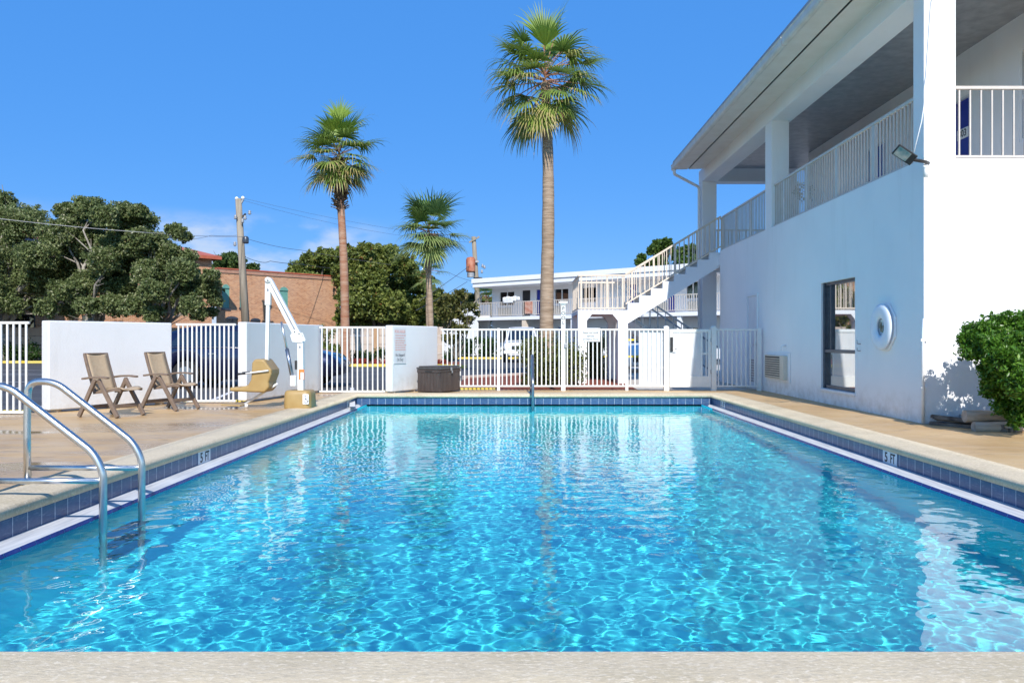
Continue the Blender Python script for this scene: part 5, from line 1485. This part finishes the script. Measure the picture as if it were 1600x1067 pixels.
def fan_palm(name, label, base, top, r0, r1_, mat, nf, R_, seed, bark, lean=(-60, 80), group='fan palms rising behind the fence', boots=None, boot_r=.3, lime=True, droopf=1.0, blades=26, bw=.026, pet=.75, sp_=.75):
    """Washington-type palm: trunk, skirt of leaf bases, fan fronds with drooping tips"""
    rs = np.random.default_rng(seed); base = Vector(base); top = Vector(top)
    th = thing(name, label, 'palm tree', tuple(base), group)
    n = 40; pts = []; rad = []
    for i in range(n + 1):
        t = i / n; p = base.lerp(top, t); p.x += .05 * math.sin(t * 5 + seed); pts.append(p)
        rad.append((r0 + (r1_ - r0) * t) * (1 + .03 * rs.uniform(-1, 1)) * (1 + .25 * max(0, 1 - t * 14)))
    MB().tube(pts, rad, 16).build('trunk', M[bark], th, fixn=False)
    if boots:
        m = MB(); z0 = boots * (top - base).z
        for i in range(170):
            t = boots + (1 - boots) * rs.uniform(0, 1); p = base.lerp(top, t); a = rs.uniform(0, 2 * PI)
            d = Vector((math.cos(a), math.sin(a), 0)); s = p + d * r1_ * .8; e = s + d * boot_r * rs.uniform(.5, 1) + Vector((0, 0, rs.uniform(.05, .28)))
            m.obox(s, e, .10, .03)
        m.build('leaf_bases', M['palm_boot'], th)
    allV, allQ, tint = [], [], []; lv, lq, lt = [], [], []; cnt = 0; lc = 0
    pet_mb = MB()
    for f in range(nf):
        u = (f + .5) / nf
        el = R(lean[1] + (lean[0] - lean[1]) * u ** .70 + rs.normal(0, 13)); az = f * 2.39996 + rs.normal(0, .35)
        d = Vector((math.cos(az) * math.cos(el), math.sin(az) * math.cos(el), math.sin(el)))
        org = top + Vector((0, 0, .35 * R_ - sp_ * R_ * u + rs.uniform(-.08, .08)))
        pl_ = R_ * pet * rs.uniform(.6, 1.15); dr_ = droopf * rs.uniform(.55, 1.6); hub = org + d * pl_ + Vector((0, 0, -.10 * pl_ * math.cos(el)))
        pet_mb.tube([org, org.lerp(hub, .5) + Vector((0, 0, .03)), hub], [.022, .016, .010], 5)
        side = d.cross(Vector((0, 0, 1)))
        if side.length < .1: side = Vector((1, 0, 0))
        side.normalize(); nrm = side.cross(d).normalized()
        young = lime and u < .12
        BL = R_ * rs.uniform(.72, 1.08)
        ft = .60 + rs.normal(0, .14) + (u - .5) * .35
        for b in range(blades):
            ang = (-1 + 2 * (b + .5) / blades) * R(100 if not young else 50)
            bd_ = d * math.cos(ang) + side * math.sin(ang)
            l = BL * (.72 + .28 * math.cos(ang)) * rs.uniform(.8, 1.1); db_ = dr_ * rs.uniform(.75, 1.5) * (.85 + .5 * abs(math.sin(ang))); w = bw * R_ * (1.0)
            fold = nrm * (.25 * abs(math.sin(ang)))
            p = hub.copy(); dirv = (bd_ + fold * .6).normalized(); segs = 5; prevp = []
            wd = dirv.cross(nrm); wd = wd.normalized() if wd.length > .01 else side
            vv = []
            for s_ in range(segs + 1):
                t = s_ / segs; ww = w * (.35 + 1.5 * t) if t < .45 else w * 1.02 * max(0.04, (1 - t) / .55)
                vv += [p + wd * ww, p - wd * ww]
                dirv = (dirv + Vector((0, 0, -1)) * db_ * (.03 + .62 * t * t) * (.35 if young else 1)).normalized()
                p = p + dirv * (l / segs)
            q = [(2 * i, 2 * i + 1, 2 * i + 3, 2 * i + 2) for i in range(segs)]
            if young:
                lv += vv; lq += [tuple(lc + i for i in x) for x in q]; lt += [np.clip(.5 + rs.normal(0, .2), 0, 1)] * segs; lc += len(vv)
            else:
                allV += vv; allQ += [tuple(cnt + i for i in x) for x in q]
                tt = np.clip(ft + rs.normal(0, .12), 0, .93); dry = u > .72 and rs.uniform() < .3
                tint += [tt, tt, tt, min(1, tt + (.15 if u > .4 else 0)), min(1, tt + .3) if (u > .4 or dry) else tt]; cnt += len(vv)
    np_mesh('crown', np.array([tuple(v) for v in allV]), np.array(allQ), M[mat], th, tint)
    if lv: np_mesh('young_fronds', np.array([tuple(v) for v in lv]), np.array(lq), M['palm_lime'], th, lt)
    pet_mb.build('petioles', M['palm_red'] if boots is None else M['palm_boot'], th, fixn=False)
    return th


Yp = 21
fan_palm('fan_palm', 'tallest fan palm with a smooth thick tan trunk behind the fence', (gx(857, Yp), Yp, ZP), (gx(852, Yp), Yp, gz(130, Yp)), .20, .125, 'palm_leaf', 50, 1.10, 61, 'palm_bark', lean=(-50, 80), pet=.82, bw=.023, blades=24, droopf=1.3, sp_=.50)
Yp = 36
fan_palm('fan_palm', 'slim fan palm with a rusty trunk and shaggy leaf bases below the crown', (gx(541, Yp), Yp, ZP), (gx(530, Yp), Yp, gz(252, Yp)), .21, .15, 'palm_leaf', 46, 1.36, 62, 'palm_red', lean=(-42, 80), boots=.75, boot_r=.34, pet=.82, bw=.028, blades=22, droopf=1.25, sp_=.34)
Yp = 40
fan_palm('cabbage_palm', 'shorter palm with a round feathery crown near the utility pole', (gx(672, Yp), Yp, ZP), (gx(670, Yp), Yp, gz(372, Yp)), .15, .14, 'sabal_leaf', 38, 1.58, 63, 'palm_bark', lean=(-40, 78), lime=False, droopf=.75, blades=24, bw=.026, pet=.62, sp_=.3, boots=.86, boot_r=.15)
Yp = 56
fan_palm('cabbage_palm', 'small far palm half hidden behind the trunk of the feathery palm', (gx(668, Yp), Yp, ZP), (gx(670, Yp), Yp, gz(425, Yp)), .14, .13, 'sabal_leaf', 20, 1.0, 64, 'palm_bark', lean=(-35, 60), lime=False, droopf=.7, blades=28, bw=.02, pet=.8)
Yp = 62
fan_palm('cabbage_palm', 'small palm top peeking out beside the far roof corner', (gx(760, Yp), Yp, ZP), (gx(760, Yp), Yp, gz(468, Yp)), .14, .13, 'sabal_leaf', 16, 1.1, 65, 'palm_bark', lean=(-20, 70), lime=False, droopf=.7, blades=26, bw=.02, pet=.7)

# ------------------------------------------------------------------ utility poles and wires
def pole(name, label, a, b, r, group='wooden utility poles'):
    th = thing(name, label, 'utility pole', tuple(a), group)
    MB().tube([a, b], [r, r * .72], 10).build('pole', M['pole_wood'], th)
    return th


Yq = 50
p1 = pole('utility_pole', 'grey wooden utility pole in front of the brick building', Vector((gx(387, Yq), Yq, ZP)), at(372.5, 311, Yq), .26)
q = at(379, 316, Yq)
MB().obox(at(374, 322, Yq), at(380, 312, Yq), .1, .1).build('bracket', M['grey_metal'], p1)
for px, py in ((370, 310.5), (379.5, 309.5)): MB().lathe(at(px, py, Yq) - Vector((0, 0, .1)), [(.03, 0), (.11, .05), (.11, .14), (.05, .2), (0, .22)], 10).build('insulator', M['white'], p1)
MB().obox(at(377, 341, Yq), at(384, 334, Yq), .08, .1).build('bracket', M['black'], p1)
for px, py in ((383, 341), (390, 333), (379, 346), (368, 340), (367, 382)): MB().lathe(at(px, py, Yq - .3) - Vector((0, 0, .1)), [(.05, 0), (.12, .06), (.05, .12), (.11, .18), (.04, .26)], 8).build('cutout', M['grey_metal'], p1)
MB().lathe(at(384, 373, Yq - .4) - Vector((0, 0, .3)), [(0, 0), (.16, 0), (.18, .06), (.18, .36), (.12, .44), (0, .46)], 14).build('transformer', M['frame_dark'], p1)
Yr2 = 62
p2 = pole('utility_pole', 'wooden utility pole with a rusty transformer behind the far roof corner', Vector((gx(752, Yr2), Yr2, ZP)), at(740, 370, Yr2), .24)
MB().obox(at(733, 379, Yr2 - .2), at(749, 370, Yr2 - .2), .1, .12).build('crossarm', M['pole_wood'], p2)
c = at(735.5, 414, Yr2 - .5)
MB().lathe(c - Vector((0, 0, .55)), [(0, 0), (.34, 0), (.36, .1), (.36, .95), (.30, 1.1), (0, 1.18)], 16).build('transformer', M['rust'], p2)
MB().lathe(c - Vector((0, 0, .95)), [(.28, 0), (.28, .35)], 14).build('transformer_base', M['grey_metal'], p2)
MB().box(c.x - .15, c.x + .6, c.y + .1, c.y + .3, c.z + .2, c.z + .35).build('bracket', M['grey_metal'], p2)
for px, py in ((754, 418), (757, 420), (753, 427)): MB().lathe(at(px, py, Yr2 - .5), [(.04, 0), (.12, .06), (.05, .12), (.1, .18), (.03, .26)], 8).build('cutout', M['grey_metal'], p2)


def wire(label, pts, r=.014, sag=0, mat='dark_wire'):
    P_ = [Vector(p) for p in pts]; out = []
    for i in range(len(P_) - 1):
        for k in range(8):
            t = k / 8; p = P_[i].lerp(P_[i + 1], t); p.z -= sag * 4 * t * (1 - t); out.append(p)
    out.append(P_[-1])
    m = MB(); m.tube(out, r * .62, 5); tag(m.build('power_line', M[mat]), label, 'wire', 'overhead wires')


wire('pale overhead wire crossing in front of the far-left oak', [at(-150, 330, 34), at(0, 342, 35), at(250, 365, 37), at(380, 370, 50)], .02, .05, 'grey_metal')
wire('dark wire from the grey pole past the cloud to the middle trees', [at(382, 372, 50), at(470, 391, 54), at(700, 425, 60), at(742, 440, 62)], .022, .1)
wire('thick slack cable from the grey pole over the brick roof', [at(384, 402, 50), at(410, 410, 51), at(422, 408, 51.5), at(470, 413, 56), at(530, 420, 64)], .028, .04)
wire('upper thin wire from the top of the grey pole', [at(380, 310, 50), at(740, 374, 62)], .012, .3)
wire('second thin wire from the top of the grey pole', [at(372, 311, 50), at(736, 379, 62)], .012, .5)
wire('thick dark cable running down from the rusty transformer', [at(734, 415, 61.5), at(700, 440, 55), at(655, 470, 50)], .03, .02)
wire('dark cable running down below the rusty transformer', [at(730, 440, 61), at(700, 458, 56), at(650, 485, 50)], .03, .02)
wire('wire leaving the grey pole to the left behind the oaks', [at(380, 367, 50), at(330, 368, 52), at(290, 375, 55), at(100, 400, 70)], .018, .05)

# ------------------------------------------------------------------ light, sky, camera
sd = bpy.data.lights.new('sun', 'SUN'); sd.energy = 4.4; sd.angle = R(.5); sd.color = (1, .955, .89)
so = bpy.data.objects.new('sun', sd); COL.objects.link(so)
so.rotation_euler = SUN_D.to_track_quat('-Z', 'Y').to_euler(); so.location = (3, -20, 20)
sd.cycles.is_caustics_light = True
W_ = bpy.data.worlds.new('World'); S.world = W_; W_.use_nodes = True
nt = W_.node_tree; bgn = nt.nodes['Background']
sky = nt.nodes.new('ShaderNodeTexSky'); sky.sky_type = 'NISHITA'; sky.sun_disc = False
sky.sun_elevation = math.asin(-SUN_D.z); sky.sun_rotation = math.atan2(-SUN_D.x, -SUN_D.y)
sky.air_density = 1.0; sky.dust_density = 0.0; sky.ozone_density = 5.0; sky.altitude = 0
# a few small clouds low in the north-west
tc = nt.nodes.new('ShaderNodeTexCoord'); mp = nt.nodes.new('ShaderNodeMapping'); mp.inputs['Scale'].default_value = (1, 1, 2.4); mp.inputs['Location'].default_value = (.35, .1, .2)
nt.links.new(tc.outputs['Generated'], mp.inputs['Vector'])
cn = nt.nodes.new('ShaderNodeTexNoise'); cn.inputs['Scale'].default_value = 7; cn.inputs['Detail'].default_value = 7; cn.inputs['Roughness'].default_value = .55
nt.links.new(mp.outputs[0], cn.inputs['Vector'])
sx = nt.nodes.new('ShaderNodeSeparateXYZ'); nt.links.new(tc.outputs['Generated'], sx.inputs[0])
def mr(sock, a, b, lo, hi):
    x = nt.nodes.new('ShaderNodeMapRange'); x.interpolation_type = 'SMOOTHSTEP'
    for k, v in zip(('From Min', 'From Max', 'To Min', 'To Max'), (a, b, lo, hi)): x.inputs[k].default_value = v
    nt.links.new(sock, x.inputs['Value']); return x.outputs['Result']
def mu(a, b):
    x = nt.nodes.new('ShaderNodeMath'); x.operation = 'MULTIPLY'; nt.links.new(a, x.inputs[0]); nt.links.new(b, x.inputs[1]); return x.outputs[0]
cl_ = mu(mr(cn.outputs['Fac'], .38, .60, 0, .8), mu(mr(sx.outputs['Z'], .155, .125, 0, 1), mu(mr(sx.outputs['X'], -.14, -.24, 0, 1), mr(sx.outputs['X'], -.60, -.42, 0, 1))))
hs = nt.nodes.new('ShaderNodeHueSaturation'); hs.inputs['Saturation'].default_value = 1.2; hs.inputs['Value'].default_value = 1.05
nt.links.new(sky.outputs[0], hs.inputs['Color'])
mx = nt.nodes.new('ShaderNodeMix'); mx.data_type = 'RGBA'
ins = [i for i in mx.inputs if i.enabled]
mb_ = nt.nodes.new('ShaderNodeMix'); mb_.data_type = 'RGBA'; ib = [i for i in mb_.inputs if i.enabled]
nt.links.new(mr(sx.outputs['Y'], .0, .84, 0, .80), ib[0]); nt.links.new(hs.outputs[0], ib[1]); ib[2].default_value = (.38, 1.60, 4.5, 1)   # deeper blue away from the sun
nt.links.new(cl_, ins[0]); nt.links.new([o for o in mb_.outputs if o.enabled][0], ins[1]); ins[2].default_value = (3.6, 4.1, 4.9, 1)
nt.links.new([o for o in mx.outputs if o.enabled][0], bgn.inputs['Color'])
bgn.inputs['Strength'].default_value = .15

cd = bpy.data.cameras.new('camera'); cd.sensor_width = 36; cd.lens = F / 1600 * 36; cd.shift_x = -16 / 1600; cd.shift_y = -1.5 / 1600; cd.clip_end = 5000; cd.clip_start = .05
co = bpy.data.objects.new('camera', cd); COL.objects.link(co); co.location = (0, 0, H); co.rotation_euler = (PI / 2, 0, 0); S.camera = co
S.render.engine = 'CYCLES'
S.view_settings.view_transform = 'Standard'; S.view_settings.look = 'None'; S.view_settings.exposure = 0.35; S.view_settings.gamma = 1
S.cycles.use_denoising = True; S.cycles.caustics_refractive = True; S.cycles.caustics_reflective = False
S.cycles.sample_clamp_indirect = 6; S.cycles.max_bounces = 14; S.cycles.diffuse_bounces = 8; S.cycles.transparent_max_bounces = 12
